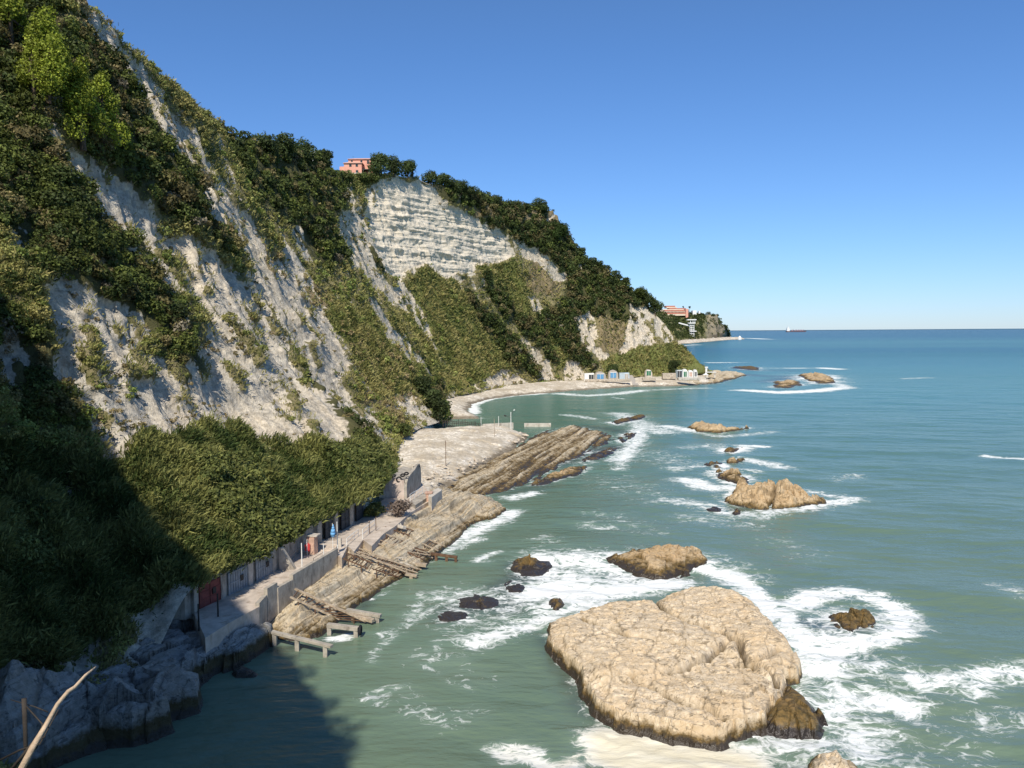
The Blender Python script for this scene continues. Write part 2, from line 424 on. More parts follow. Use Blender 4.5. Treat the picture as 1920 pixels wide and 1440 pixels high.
# (foot point, ridge point, profile exponent) following the coast from behind the camera to the nose and round it
COLS = [
    (A([40, -70, 0.]), A([-10, -90, 72.])),
    (A([22, -28, 0.]), A([-18, -40, 76.])),
    (A([7, 5, 0.]),   A([-27, -8, 75.])),
    (A([-10, 27, 0.]), A([-48, 18, 80.])),
    (A([-27, 44, 0.]), A([-60, 42, 80.])),
    (Bz(20, 1400, 0), A([-72, 72, 77.])),
    (Bz(170, 1330, 1.0), A([-77, 95, 80.])),
    (Bz(290, 1225, 2.6), A([-78, 104, 81.])),
    (Bz(356, 1108, 6.3), A([-79, 114, 83.])),
    (Bz(470, 1046, 6.5), RY(60, -75, 128)),
    (Bz(560, 994, 6.5), RY(150, -8, 138)),
    (Bz(640, 955, 6.6), RY(205, 25, 147)),
    (Bz(700, 925, 7.2), RY(240, 75, 154)),
    (Bz(735, 882, 6.5), RY(272, 112, 163)),
    (Bz(742, 850, 3.0), RY(300, 138, 172)),
    (Bz(752, 824, 3.0), RY(372, 214, 194)),
    (Bz(790, 802, 3.0), RY(400, 228, 205)),
    (Bz(826, 790, 3.0), RY(480, 262, 232)),
    (Bz(838, 768, 2.6), RY(545, 282, 262)),
    (Bz(832, 750, 2.6), RY(600, 302, 300)),
    (Bz(880, 738, 2.6), RY(650, 331, 345)),
    (Bz(955, 724, 2.6), RY(745, 328, 368)),
    (Bz(1010, 718, 2.6), RY(850, 354, 400)),
    (Bz(1050, 715, 2.6), RY(955, 382, 440)),
    (Bz(1095, 712, 3.0), RY(1035, 398, 470)),
    (Bz(1140, 709, 3.0), RY(1072, 450, 480)),
    (Bz(1185, 707, 3.2), RY(1105, 487, 486)),
    (Bz(1235, 705, 3.2), RY(1175, 532, 494)),
    (Bz(1285, 702, 3.4), RY(1228, 588, 500)),
    (Bz(1312, 700, 3.4), RY(1272, 640, 501)),
    (Bz(1326, 700, 3.0), RY(1322, 690, 500)),
    (A([128., 512, 1.0]), A([124., 512, 2.0])),
    (A([118., 545, 1.0]), A([95., 545, 2.0])),
]
NC = len(COLS)
cb = np.array([c[0] for c in COLS]); cr = np.array([c[1] for c in COLS])
def smooth_interp(P, u):
    """monotone-ish cubic (Catmull-Rom with damped tangents)"""
    n = len(P); i = np.clip(np.floor(u).astype(int), 0, n - 2); f = (u - i)[:, None]
    p0 = P[np.clip(i - 1, 0, n - 1)]; p1 = P[i]; p2 = P[i + 1]; p3 = P[np.clip(i + 2, 0, n - 1)]
    m1 = .5 * (p2 - p0) * .7; m2 = .5 * (p3 - p1) * .7
    f2 = f * f; f3 = f2 * f
    return (2 * f3 - 3 * f2 + 1) * p1 + (f3 - 2 * f2 + f) * m1 + (-2 * f3 + 3 * f2) * p2 + (f3 - f2) * m2
# station spacing
dens = []
for i in range(NC - 1):
    mid = (cb[i] + cb[i + 1] + cr[i] + cr[i + 1]) / 4
    L = max(np.linalg.norm(cb[i + 1] - cb[i]), np.linalg.norm(cr[i + 1] - cr[i]))
    sp = 1.6 if (i < 4 or i > NC - 3) else (.42 if mid[1] < 170 else .62)
    dens.append(max(3, int(L / sp)))
U = np.concatenate([np.linspace(i, i + 1, dens[i], endpoint=False) for i in range(NC - 1)] + [[NC - 1]])
bs = smooth_interp(cb, U); rs = smooth_interp(cr, U)
arc = np.concatenate([[0], np.cumsum(np.linalg.norm(np.diff((bs + rs) / 2, axis=0), axis=1))])
NR = 500
Tm = np.linspace(0, 1, NR)
TB = 46                                       # rows behind the ridge
def prof(t, near):
    r = np.interp(t, [0, .18, .5, 1], [0, .34, .62, 1.0]); h = np.interp(t, [0, .18, .5, 1], [0, .17, .46, 1.0])
    r2 = np.interp(t, [0, .12, .55, 1], [0, .16, .60, 1]); h2 = np.interp(t, [0, .12, .55, 1], [0, .08, .50, 1])
    return r * near + r2 * (1 - near), h * near + h2 * (1 - near)
nearw = (1 - sstep(150, 290, bs[:, 1]))[None, :]
tt = Tm[:, None]
rr, hh = prof(tt, nearw)
Pm = np.zeros((NR, len(U), 3))
Pm[..., 0] = bs[:, 0] + (rs[:, 0] - bs[:, 0]) * rr
Pm[..., 1] = bs[:, 1] + (rs[:, 1] - bs[:, 1]) * rr
Pm[..., 2] = bs[:, 2] + (rs[:, 2] - bs[:, 2]) * hh
# back of the ridge
inl = rs[:, :2] - bs[:, :2]; inl /= np.linalg.norm(inl, axis=1)[:, None] + 1e-6
Pb = np.zeros((TB, len(U), 3))
for k in range(TB):
    q = (k + 1) / TB; dist = 75 * q ** 1.3
    Pb[k, :, 0] = rs[:, 0] + inl[:, 0] * dist; Pb[k, :, 1] = rs[:, 1] + inl[:, 1] * dist
    Pb[k, :, 2] = rs[:, 2] - (rs[:, 2] * .42) * q ** 1.6 - 3 * q
Ps = np.concatenate([Pm, Pb], 0)
# smooth slightly across rows/cols
def blur(a, ax, n):
    for _ in range(n): a = (np.roll(a, 1, ax) + 2 * a + np.roll(a, -1, ax)) / 4
    return a
core = blur(blur(Ps, 0, 10), 1, 14); edge = np.zeros(Ps.shape[:2]); edge[12:-12, 16:-16] = 1
edge = blur(edge, 0, 6)[..., None]; Ps = Ps * (1 - edge) + core * edge
Ps[..., 2][:12] = Pm[..., 2][:12]
def normals(P):
    du = np.gradient(P, axis=1); dv = np.gradient(P, axis=0)
    n = np.cross(du, dv); n /= np.linalg.norm(n, axis=2)[..., None] + 1e-9
    return n
Nn = normals(Ps)
if Nn[200, 400, 0] < 0: Nn = -Nn
Nn = blur(blur(Nn, 0, 8), 1, 8); Nn /= np.linalg.norm(Nn, axis=2)[..., None]
arcg = np.broadcast_to(arc[None, :], Ps.shape[:2]); hz = Ps[..., 2]
hlen = np.concatenate([Tm, 1 + .6 * (np.arange(TB) + 1) / TB])[:, None] * 98 + 0 * arcg

# ---- what grows where: regions found on the slope (photo outlines carried onto the ground)
REG = {
 'chalk': [
  [(155,18),(175,20),(205,38),(235,95),(262,135),(300,190),(340,235),(372,275),(392,318),(420,380),(470,440),(520,500),(490,500),(445,470),(415,410),(385,395),(378,340),(352,290),(318,262),(268,190),(258,150),(232,110),(185,55)],
  [(78,205),(100,205),(140,260),(190,315),(240,350),(290,405),(330,445),(390,480),(440,520),(470,560),(520,620),(560,680),(600,740),(610,760),(560,740),(520,700),(470,640),(420,590),(440,640),(480,690),(520,735),(560,790),(575,810),(530,810),(500,760),(420,700),(395,640),(350,560),(300,500),(240,440),(185,370),(130,300),(90,250)],
  [(65,545),(110,535),(155,560),(200,575),(250,585),(270,600),(290,650),(310,680),(335,720),(345,760),(380,790),(330,810),(260,800),(235,840),(205,850),(190,800),(150,740),(100,700),(95,620)],
  [(375,620),(430,650),(470,690),(505,760),(525,805),(470,810),(430,790),(395,790),(370,740),(360,690)],
  [(0,635),(30,665),(50,720),(20,720),(0,690)], [(0,430),(35,440),(45,470),(0,475)],
  [(70,860),(110,870),(150,910),(140,930),(90,890)],
  [(480,505),(520,490),(560,520),(545,560),(600,590),(625,640),(640,700),(620,705),(595,670),(565,640),(520,590)],
  [(470,520),(500,560),(540,600),(590,680),(640,740),(700,790),(730,830),(715,835),(650,780),(590,730),(540,660),(490,600)],
  [(560,720),(585,740),(620,790),(640,830),(620,830),(580,790)],
  [(535,470),(560,500),(575,530),(560,540),(530,500)], [(560,425),(580,450),(588,490),(575,480),(555,440)],
  [(640,395),(670,400),(700,440),(690,480),(720,520),(750,560),(735,575),(700,540),(665,500),(640,455),(632,420)],
  [(700,348),(722,338),(745,332),(770,345),(795,332),(812,345),(830,385),(880,398),(905,412),(935,430),(955,455),(968,480),(930,492),(895,498),(888,518),(860,510),(835,525),(800,495),(770,505),(755,525),(730,520),(705,470),(690,430),(668,400),(690,385),(672,368)],
  [(745,520),(770,545),(800,600),(822,650),(845,690),(835,690),(800,640),(765,590),(735,560)],
  [(690,560),(720,600),(770,660),(815,712),(808,715),(760,670),(710,620)],
  [(850,510),(870,525),(860,530),(845,520)],
  [(965,448),(990,462),(1010,470),(1035,495),(1068,522),(1040,530),(1005,490),(975,480)],
  [(1082,392),(1050,398),(1020,420),(1040,400)], [(1082,490),(1100,492),(1098,505),(1086,505)],
  [(1078,590),(1110,585),(1120,620),(1112,650),(1150,668),(1125,675),(1100,655),(1080,620)],
  [(1183,570),(1205,575),(1232,590),(1258,620),(1278,645),(1230,643),(1190,650),(1160,665),(1175,630),(1180,600)],
  [(975,628),(990,640),(1010,665),(1025,670),(1030,695),(1045,712),(1010,712),(1000,680),(985,655)],
  [(1065,672),(1080,668),(1090,690),(1100,712),(1060,712),(1058,690)],
  [(940,690),(975,700),(990,718),(935,722),(915,715)], [(905,710),(925,705),(935,724),(910,728)],
  [(745,745),(790,770),(820,792),(800,795),(770,780),(740,770)], [(985,552),(1010,560),(1025,590),(1000,590)],
  [(230,1170),(330,1110),(370,1120),(360,1200),(180,1290),(0,1380),(0,1440),(-100,1440),(-100,1290),(60,1255),(120,1240)],
 ],
 'dark': [
  [(-60,-60),(60,-20),(130,60),(190,50),(240,120),(265,190),(330,270),(385,345),(420,420),(450,470),(430,480),(380,440),(310,400),(250,350),(190,310),(130,250),(80,205),(-60,160)],
  [(-60,190),(60,190),(120,290),(190,370),(250,450),(320,530),(380,620),(395,690),(360,730),(330,660),(280,610),(230,575),(140,545),(60,540),(-60,440)],
  [(-60,560),(60,640),(110,720),(180,760),(200,820),(60,800),(-60,700)],
  [(392,225),(480,262),(560,262),(640,300),(650,370),(620,420),(640,480),(600,500),(560,440),(520,410),(450,330),(400,260)],
  [(690,455),(730,470),(745,525),(700,500),(660,470)], [(755,440),(775,480),(765,505),(745,470)],
  [(940,385),(1040,385),(1090,450),(1180,520),(1245,585),(1183,600),(1130,592),(1078,592),(1085,640),(1120,690),(1085,690),(1040,640),(1000,590),(1050,570),(1060,530),(1040,490),(965,450),(920,400)],
  [(905,508),(940,530),(975,585),(1020,625),(1050,680),(1025,672),(985,628),(950,600),(920,560)],
  [(865,525),(885,560),(920,590),(960,630),(1005,690),(1010,705),(960,680),(930,640),(890,600),(870,560)],
  [(690,300),(760,298),(830,320),(940,375),(960,400),(960,440),(905,412),(880,395),(830,375),(800,330),(700,330)],
  [(790,690),(830,720),(835,785),(810,770),(780,740)], [(560,700),(680,810),(740,870),(700,880),(600,810)],
 ],
 'reed': [
  [(-80,820),(60,830),(200,850),(260,815),(400,800),(520,800),(600,820),(700,845),(745,870),(740,960),(600,1060),(430,1110),(240,1180),(120,1240),(60,1260),(-80,1300)],
 ],
 'grass': [
  [(790,500),(850,525),(880,570),(930,640),(960,690),(900,715),(830,740),(770,650),(740,560)],
  [(895,500),(960,490),(1000,560),(1050,600),(1080,690),(1050,690),(980,590)],
  [(1190,650),(1280,645),(1325,690),(1325,702),(1130,702),(1130,675)],
  [(650,330),(760,320),(700,345),(660,370)], [(600,560),(740,600),(800,720),(700,760),(620,620)],
 ],
 'dry': [
  [(130,-20),(190,20),(240,110),(170,100),(100,20)], [(860,360),(910,385),(940,400),(900,410),(850,380)],
  [(1000,480),(1060,520),(1040,560),(980,540)], [(390,400),(520,480),(620,560),(600,600),(500,540)],
  [(620,600),(760,640),(780,760),(740,800),(680,760)], [(960,385),(1060,395),(1070,420),(980,420)],
  [(1120,590),(1175,605),(1170,660),(1120,660)], [(700,360),(830,330),(800,400),(720,400)], [(180,430),(280,480),(260,540),(120,500)],
 ],
}
def classify(P, jit=9.0):
    px, py, w = proj(P)
    px = px + 0.; py = py + 0.
    k = jit * np.clip(140 / np.maximum(w, 30), .45, 1.6)
    a = P[:, 0] * .30; b = P[:, 1] * .30; c = P[:, 2] * .30
    px += k * 1.3 * fbm(a, b, c, 4, 3, .6); py += k * 1.3 * fbm(a, b, c, 4, 9, .6)
    out = {}
    for key, polys in REG.items():
        m = np.full(px.shape, -50.0)
        for pg in polys:
            q = np.array(pg); lo = q.min(0) - 40; hi = q.max(0) + 40
            sel = (px > lo[0]) & (px < hi[0]) & (py > lo[1]) & (py < hi[1]) & (w > 1)
            if sel.any(): m[sel] = np.maximum(m[sel], sdf(px[sel], py[sel], pg))
        if key == 'chalk': m = m + np.interp(w, [80, 160, 350], [13, 10, 1])
        soft = np.clip(900 / np.maximum(w, 30), 3, 9)
        out[key] = sstep(-soft, soft, m)
    vis = (px > -80) & (px < 2000) & (w > 20)
    # streaks of bare chalk breaking through the scrub, and scrub breaking the edges of the chalk
    st1 = fbm(P[:, 1] / 7 + P[:, 0] / 40, P[:, 2] / 26, None, 4, 23, .6); st2 = fbm(P[:, 0] / 2.6, P[:, 1] / 2.6, P[:, 2] / 5, 3, 25, .6)
    free = (1 - out['dark']) * (1 - out['reed']) * (1 - .75 * out['grass']) * sstep(330, 450, px) * (1 - sstep(900, 1000, px) * .7)
    out['chalk'] = np.maximum(out['chalk'], free * sstep(.12, .3, st1 + .45 * st2 + .10 * out['dry']))
    out['chalk'] = out['chalk'] * (1 - .9 * (1 - sstep(690, 720, px) * sstep(560, 520, py)) * sstep(.22, .42, st2 + .35 * st1) * (1 - sstep(0, 30, out.get('x', 0) * 1.)))
    # ground never seen from the front: chalk ribs by noise
    hid = .6 * sstep(.1, .4, fbm(P[:, 0] * .05, P[:, 1] * .05, P[:, 2] * .02, 4, 21))
    out['chalk'] = np.where(vis, out['chalk'], hid)
    return out
sh = Ps.shape[:2]
cls = classify(Ps.reshape(-1, 3))
chalk = cls['chalk'].reshape(sh); back = (np.arange(sh[0]) >= NR)[:, None] * np.ones(sh)
chalk = chalk * (1 - np.clip(back, 0, 1))
strm = sstep(-10, 15, sdf(*[q.reshape(sh) for q in proj(Ps.reshape(-1, 3))[:2]], REG['chalk'][13]))
# ---- relief
ampf = sstep(0, .06, np.concatenate([Tm, np.ones(TB)]))[:, None] * np.interp(Ps[..., 1], [0, 60, 480, 505], [.6, 1, 1, .35])
wv = fbm(arcg * .03, hlen * .02, None, 3, 31)
a2 = arcg + 9 * wv
rib = fbm(a2 / 15, hlen / 90, None, 2, 41, ridged=True)
rib2 = fbm(a2 / 5.2, hlen / 34, None, 3, 47, ridged=True)
rib3 = fbm(a2 / 1.7, hlen / 9, None, 3, 53, ridged=True)
lump = fbm(Ps[..., 0] / 7, Ps[..., 1] / 7, Ps[..., 2] / 7, 4, 61)
fine = fbm(Ps[..., 0] / 1.4, Ps[..., 1] / 1.4, Ps[..., 2] / 1.4, 4, 67)
cs = blur(blur(chalk, 0, 3), 1, 3)
nst = 1 - .75 * strm
disp = 2.3 * nst * rib + .95 * nst * rib2 + nst * (.16 + .24 * chalk) * rib3 + (.9 - .4 * chalk) * lump + (.12 + .14 * chalk) * fine - 1.5 * cs + 1.1 * cls['reed'].reshape(sh) * fbm(Ps[..., 0] / 3, Ps[..., 1] / 3, Ps[..., 2] / 3, 3, 73)
bed = hz / 5.2 + .25 * fbm(arcg * .02, hz * .05, None, 3, 71) + arcg * .004
led = np.abs((bed % 1) - .5) * 2
lam = fbm(hz / 6 + .02 * arcg, arcg / 60, None, 3, 79, .7)
disp += strm * (.34 * np.clip(3 * lam, -1, 1) + .20 * np.clip(4 * fbm(hz / 1.3, arcg / 25, None, 2, 80), -1, 1) + 1.2 * fbm(arcg / 6, hz / 5, None, 3, 77, ridged=True)) - .5 * strm
ridge_row = np.exp(-((np.arange(sh[0]) - NR) / 25.) ** 2)[:, None]
disp *= (1 - .45 * ridge_row) * (1 - .35 * back)
Pt = Ps + Nn * (disp * ampf)[..., None]
top_n = fbm(arcg / 11, hz / 30, None, 4, 83)
Pt[..., 2] += ridge_row * 1.2 * top_n
def hill_point(i, j): return Pt[i, j]
Vh = Pt.reshape(-1, 3)
warm = sstep(.0, .7, fbm(Vh[:, 0] / 25, Vh[:, 1] / 25, Vh[:, 2] / 25, 3, 91) + .35) * .7 + .5 * sstep(230, 330, Vh[:, 1])
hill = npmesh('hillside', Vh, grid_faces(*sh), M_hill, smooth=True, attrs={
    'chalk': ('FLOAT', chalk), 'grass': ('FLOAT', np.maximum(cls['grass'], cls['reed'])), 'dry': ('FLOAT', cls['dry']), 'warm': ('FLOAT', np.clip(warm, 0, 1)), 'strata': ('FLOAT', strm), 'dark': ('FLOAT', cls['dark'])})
tag(hill, kind='structure')
Nt = normals(Pt)
if Nt[200, 400, 0] < 0: Nt = -Nt
Nt = blur(blur(Nt, 0, 2), 1, 2)

# ------------------------------------------------------------------ sea
def rows():
    ys = []
    p = 1500.0
    while p > 634: ys.append(at_z(960, p, 0)[1]); p -= 1.25
    while p > 622.6: ys.append(at_z(960, p, 0)[1]); p -= .6
    ys = np.array(ys)
    return np.concatenate([[-60000, -6000, -900, -300, -120, -50, -10, 10, 25, 36, 42], ys[(ys > 44)], [30000, 60000, 90000]])
gy = rows()
xs = [10.0]; dx = .42
while xs[-1] < 90000: 
    xs.append(xs[-1] + dx)
    if xs[-1] > 62: dx *= 1.02
xl = [10.0 - .42]; dx = .42
while xl[-1] > -90000:
    xl.append(xl[-1] - dx)
    if xl[-1] < -36: dx *= 1.06
gx = np.array(xl[::-1] + xs)
GX, GY = np.meshgrid(gx, gy)
fx, fy = GX.ravel(), GY.ravel()
fadew = 1 / (1 + (np.abs(fy) / 260) ** 2) * (np.abs(fx) < 900)
zs = .5 * fadew * (fbm(fx / 26, (fy + .25 * fx) / 8.5, None, 2, 101) + .35 * fbm(fx / 6, (fy + .3 * fx) / 2.6, None, 2, 103))
cal = sstep(-8, 6, fx + (fy - 70) * -.10)   # calmer next to the ramps
zs *= .35 + .65 * cal

# ------------------------------------------------------------------ rocks, shelves, beaches (height fields with real sides that go down under the water)
STRIKE = A([.285, .958])
def world_poly(pts): return np.array([at_z(p[0], p[1], p[2] if len(p) > 2 else 0.)[:2] for p in pts])
ROCKSDF = []
def plates(X, Y, sx, sy, seed):
    """cracked plates: (value per plate, tilt term, distance to the crack)"""
    u = (X * STRIKE[1] - Y * STRIKE[0]) / sx; v = (X * STRIKE[0] + Y * STRIKE[1]) / sy
    u = u + .22 * fbm(X / sx, Y / sx, None, 3, seed + 91); v = v + .22 * fbm(X / sy, Y / sy, None, 3, seed + 92)
    ui = np.floor(u).astype(np.int64); vi = np.floor(v).astype(np.int64); z0 = np.zeros_like(ui)
    b1 = np.full(u.shape, 9.); b2 = b1.copy(); val = np.zeros(u.shape); tl = np.zeros(u.shape)
    for a in (-1, 0, 1):
        for b in (-1, 0, 1):
            cu = ui + a; cv = vi + b; pu = cu + _hash(cu, cv, z0, seed); pv = cv + _hash(cu, cv, z0 + 1, seed)
            dd = np.hypot(u - pu, v - pv); r_ = _hash(cu, cv, z0 + 2, seed) - .5
            t_ = (_hash(cu, cv, z0 + 3, seed) - .5) * (u - pu) + (_hash(cu, cv, z0 + 4, seed) - .5) * (v - pv)
            n_ = dd < b1
            b2 = np.where(n_, b1, np.minimum(b2, dd)); val = np.where(n_, r_, val); tl = np.where(n_, t_, tl); b1 = np.where(n_, dd, b1)
    return val, tl, b2 - b1
def rock(name, pts, H, w, res, mat, kind=None, label=None, cat='rock', group=None, tilt=(0, 0), rough=.25, strata=0, period=1.0, cracks=(), crag=0, seed=0, edge=.5, foam=0, fw=2.5, extra=None, base=-1.6, attrs=None, jag=1.0, lin=0, slope=None):
    P = world_poly(pts); c = P.mean(0); lo = P.min(0) - 2.2 ; hi = P.max(0) + 2.2
    nx = int((hi[0] - lo[0]) / res) + 2; ny = int((hi[1] - lo[1]) / (res)) + 2
    X, Y = np.meshgrid(np.linspace(lo[0], hi[0], nx), np.linspace(lo[1], hi[1], ny))
    d = sdf(X, Y, P)
    pk = max(1., min(1.7, H * .8)) * (2.2 if res > .4 else 1)
    pv1, pt1, pe1 = plates(X, Y, 2.1 * pk, 3.6 * pk, seed + 200); pv2, pt2, pe2 = plates(X, Y, .75 * pk, 1.3 * pk, seed + 300)
    d = d + jag * edge * (1.3 * pv1 + .8 * pv2) + jag * edge * .5 * fbm(X / 1.9, Y / 1.9, None, 4, seed + 5, .6) + jag * edge * .7 * fbm(X / 6., Y / 6., None, 2, seed + 6)
    u = (X * STRIKE[1] - Y * STRIKE[0]); v = (X * STRIKE[0] + Y * STRIKE[1])
    top = H + tilt[0] * (X - c[0]) + tilt[1] * (Y - c[1])
    top = top + rough * (fbm(X / 4.2, Y / 4.2, None, 3, seed + 7, .5) * .9) + .05 * fbm(X / .45, Y / .6, None, 3, seed + 8, .7) * (res < .25)
    top = top + rough * (2.6 * pv1 + 2.8 * pt1 + .9 * pv2 + 1.2 * pt2) - .22 * np.exp(-(pe1 / .05) ** 2) * min(1, rough * 3) - .07 * np.exp(-(pe2 / .07) ** 2)
    if crag: top = top + crag * fbm(X / 4.5, Y / 4.5, None, 4, seed + 9, .6, ridged=True) + crag * .35 * np.floor(2.5 * fbm(X / 3., Y / 3., None, 2, seed + 10))
    top = np.maximum(top, .1)
    pr_ = (1 - np.exp(-np.maximum(d, 0) / w)) if not lin else (np.clip(d / (slope or w), 0, 1) * (.82 if lin == 1 else 1 - lin) + (.18 if lin == 1 else lin) * sstep(0, .35, d))
    z = np.where(d > 0, top * pr_, np.maximum(d * 1.3, base))
    if strata:
        uu = u + .45 * fbm(u / 3, v / 14., None, 3, seed + 11)
        s = (uu / period + .35 * np.floor(v / 7. + .6 * fbm(u / 2, v / 6, None, 2, seed + 12))) % 1
        s2 = (uu / (period * .37) + .5 * fbm(u, v / 6, None, 2, seed + 14)) % 1
        wu = u + .5 * fbm(u / 4, v / 20., None, 2, seed + 16)
        st = strata * (.42 * np.clip(2.6 * fbm(wu / period, v / 26., None, 3, seed + 17, .6), -1, 1) + .12 * np.clip(3 * vnoise(wu / (period * .25), v / 9., None, seed + 18), -1, 1))
        st = st * (.85 + .5 * fbm(v / 9, u / 2.5, None, 2, seed + 13))
        z = z + st * sstep(0, 1.2, d)
    crk = .75 * np.exp(-(pe1 / .045) ** 2) * sstep(.2, .9, d) + .3 * np.exp(-(pe2 / .05) ** 2)  # mask for the dirt and painted shade along cracks and plate edges
    for ck in cracks:
        cp = np.array([at_z(p[0], p[1], H)[:2] for p in ck])
        dl = lined(X + .25 * fbm(X / 1.2, Y / 1.2, None, 2, seed + 15), Y, cp)
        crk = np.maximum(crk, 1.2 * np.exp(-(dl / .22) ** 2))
        z = z - 1.1 * np.exp(-(dl / .26) ** 2) * sstep(0, .6, d) - .25 * np.exp(-(dl / .6) ** 2) * sstep(0, .6, d)
    if extra is not None: z = extra(X, Y, z, d)
    V = np.stack([X, Y, z], -1).reshape(-1, 3)
    keep = d > -1.9
    q = grid_faces(ny, nx, keep)
    used = np.unique(q); remap = np.full(len(V), -1); remap[used] = np.arange(len(used))
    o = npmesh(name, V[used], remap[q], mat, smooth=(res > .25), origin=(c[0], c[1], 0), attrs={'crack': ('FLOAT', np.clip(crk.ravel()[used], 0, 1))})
    if kind: tag(o, kind=kind)
    else: tag(o, label, cat, group)
    if foam: ROCKSDF.append((P, foam, fw))
    return o

slab_pts = [(1025,1180),(1030,1215),(1050,1245),(1083,1268),(1090,1300),(1112,1335),(1160,1362),(1240,1382),(1300,1394),(1340,1398),(1385,1382),(1440,1368),(1455,1335),(1478,1305),(1475,1288),(1500,1275,.3),(1504,1250,.6),(1492,1215,1.0),(1470,1185,1.2),(1430,1150,1.2),(1412,1120,1.2),(1385,1100,1.4),(1340,1088,1.4),(1290,1088,1.4),(1262,1100,1.4),(1225,1118,1.3),(1190,1115,1.2),(1140,1125,1.),(1090,1145,.8),(1050,1162,.5)]
def slab_extra(X, Y, z, d):
    cp = np.array([at_z(p[0], p[1], 1.9)[:2] for p in [(1040,1275),(1110,1268),(1180,1264),(1250,1252),(1320,1232),(1355,1212),(1390,1225),(1440,1262),(1500,1290)]])
    low = np.vstack([cp, [[200, 40], [-100, 40]]])
    lower = sstep(-.3, .3, sdf(X, Y, low))
    z = z - .62 * lower * sstep(0, 1, d)
    pit = fbm(X / 1.1, Y / .7, None, 3, 333)
    z = z - .13 * sstep(.25, .45, pit) * sstep(0, 1, d)
    # scalloped ledges that peel towards the open sea
    s = (X * .35 + Y * .9 + 1.4 * fbm(X / 4, Y / 4, None, 3, 335)) / 1.15 % 1
    tr_ = 2.2 * fbm(X / 6, Y / 3, None, 4, 337); z = z + .20 * (np.floor(tr_ * 2) / 2) * sstep(.2, 1.0, d)
    return z + .12 * s * sstep(.2, 1.2, d)
rock('sea_rock', slab_pts, 1.6, .42, .115, M_slab, label='huge flat cream rock slab with dark wet rim, largest rock in the sea', tilt=(.015, -.035), rough=.06, lin=.62, slope=1.5, seed=1, edge=.35,
     cracks=[[(1222,1110),(1245,1135),(1268,1150),(1300,1162),(1350,1180),(1385,1205),(1405,1238),(1440,1256),(1462,1278)], [(1060,1262),(1150,1266),(1250,1253),(1320,1233),(1352,1212),(1362,1200)], [(1385,1235),(1430,1232),(1460,1215)], [(1095,1150),(1180,1190),(1290,1205),(1352,1212)], [(1180,1264),(1260,1300),(1350,1330),(1440,1335)]],
     foam=.55, fw=1.2, extra=slab_extra)
rock('sea_rock', [(1470,1292),(1497,1302),(1520,1325),(1532,1350),(1522,1370),(1470,1376),(1425,1372),(1440,1345),(1455,1318)], 1.25, .8, .115, M_darkrock, label='brown wet rock lobe at the lower right corner of the huge cream slab', seed=2, rough=.35, foam=.8, fw=1.6)
rock('sea_rock', [(1140,1048),(1160,1062),(1200,1076),(1240,1082),(1290,1070),(1326,1052,.3),(1325,1036,.6),(1290,1024,.9),(1220,1022,.7),(1165,1032,.4)], .85, 1.0, .14, M_crag, label='low ochre rock just behind the huge cream slab', seed=3, rough=.35, foam=.9, fw=2.2, tilt=(.07, .05))
rock('sea_rock', [(975,1048),(1030,1052),(1034,1064),(1018,1078),(985,1080),(962,1066)], .42, 1.2, .14, M_darkrock, label='dark wet rock left of the low ochre rock, lapped by foam', seed=4, rough=.45, foam=.6, fw=1.5)
rock('sea_rock', [(945,1096),(965,1088),(985,1098),(980,1110),(952,1112)], .32, .9, .14, M_darkrock, label='small dark wet rock with a white foam ring, in front of the dark wet rock', seed=5, rough=.35, foam=.6, fw=1.)
rock('sea_rock', [(1034,1130),(1050,1128),(1056,1140),(1046,1150),(1036,1145)], .55, .5, .12, M_darkrock, label='small brown rock in thick foam at the far left corner of the huge slab', seed=6, rough=.3, foam=1., fw=1.)
rock('sea_rock', [(858,1124),(890,1114),(925,1122),(930,1134),(900,1144),(866,1138)], .20, 1.2, .14, M_darkrock, label='reddish rock barely awash, farther of the pair in the dark foamy patch', seed=7, rough=.25, foam=.55, fw=1.5)
rock('sea_rock', [(822,1150),(848,1143),(876,1148),(880,1160),(855,1166),(830,1163)], .22, 1.0, .14, M_darkrock, label='reddish rock barely awash, nearer of the pair in the dark foamy patch', seed=8, rough=.25, foam=.55, fw=1.5)
rock('sea_rock', [(1548,1178),(1558,1160),(1600,1147,.5),(1636,1148,.6),(1648,1165,.4),(1630,1182),(1612,1200),(1580,1194)], .9, .8, .12, M_darkrock, label='dark wet rock ringed by surf right of the huge cream slab', seed=9, rough=.5, foam=1.1, fw=2.5, tilt=(.12, .05))
rock('sea_rock', [(1510,1445),(1535,1432),(1565,1430),(1600,1442),(1600,1475),(1520,1475)], .8, .6, .12, M_slab, label='top of a tan rock cut by the lower edge of the picture', seed=10, rough=.3, foam=.8, fw=1.5)
def crag_extra(X, Y, z, d):
    p = at_z(1448, 915, 2)[:2]; q = at_z(1480, 915, 2)[:2]
    g = np.exp(-(((X - p[0]) / 5.) ** 2 + ((Y - p[1]) / 4.5) ** 2))
    g2 = np.exp(-(((X - q[0]) / 2.6) ** 2 + ((Y - q[1]) / 4.) ** 2))
    return z + 1.9 * np.maximum(g, .8 * g2) * (1 + .5 * plates(X, Y, 1.6, 2.6, 77)[0]) * sstep(0, 1.5, d)
rock('sea_rock', [(1353,941),(1367,930),(1379,920),(1399,916),(1414,913,1),(1432,910,1),(1456,908,1),(1474,908,1),(1490,918,1),(1504,922,.5),(1515,932,.4),(1533,933,.2),(1545,938),(1556,942),(1537,948),(1507,951),(1474,954),(1430,957),(1414,955),(1379,949)], 1.3, .8, .16, M_crag, label='tall craggy tan sea rock with surf around its foot, out in open water', seed=11, rough=.6, crag=.9, foam=.9, fw=2.8, extra=crag_extra,
     cracks=[[(1440,950),(1452,925),(1462,900)]])
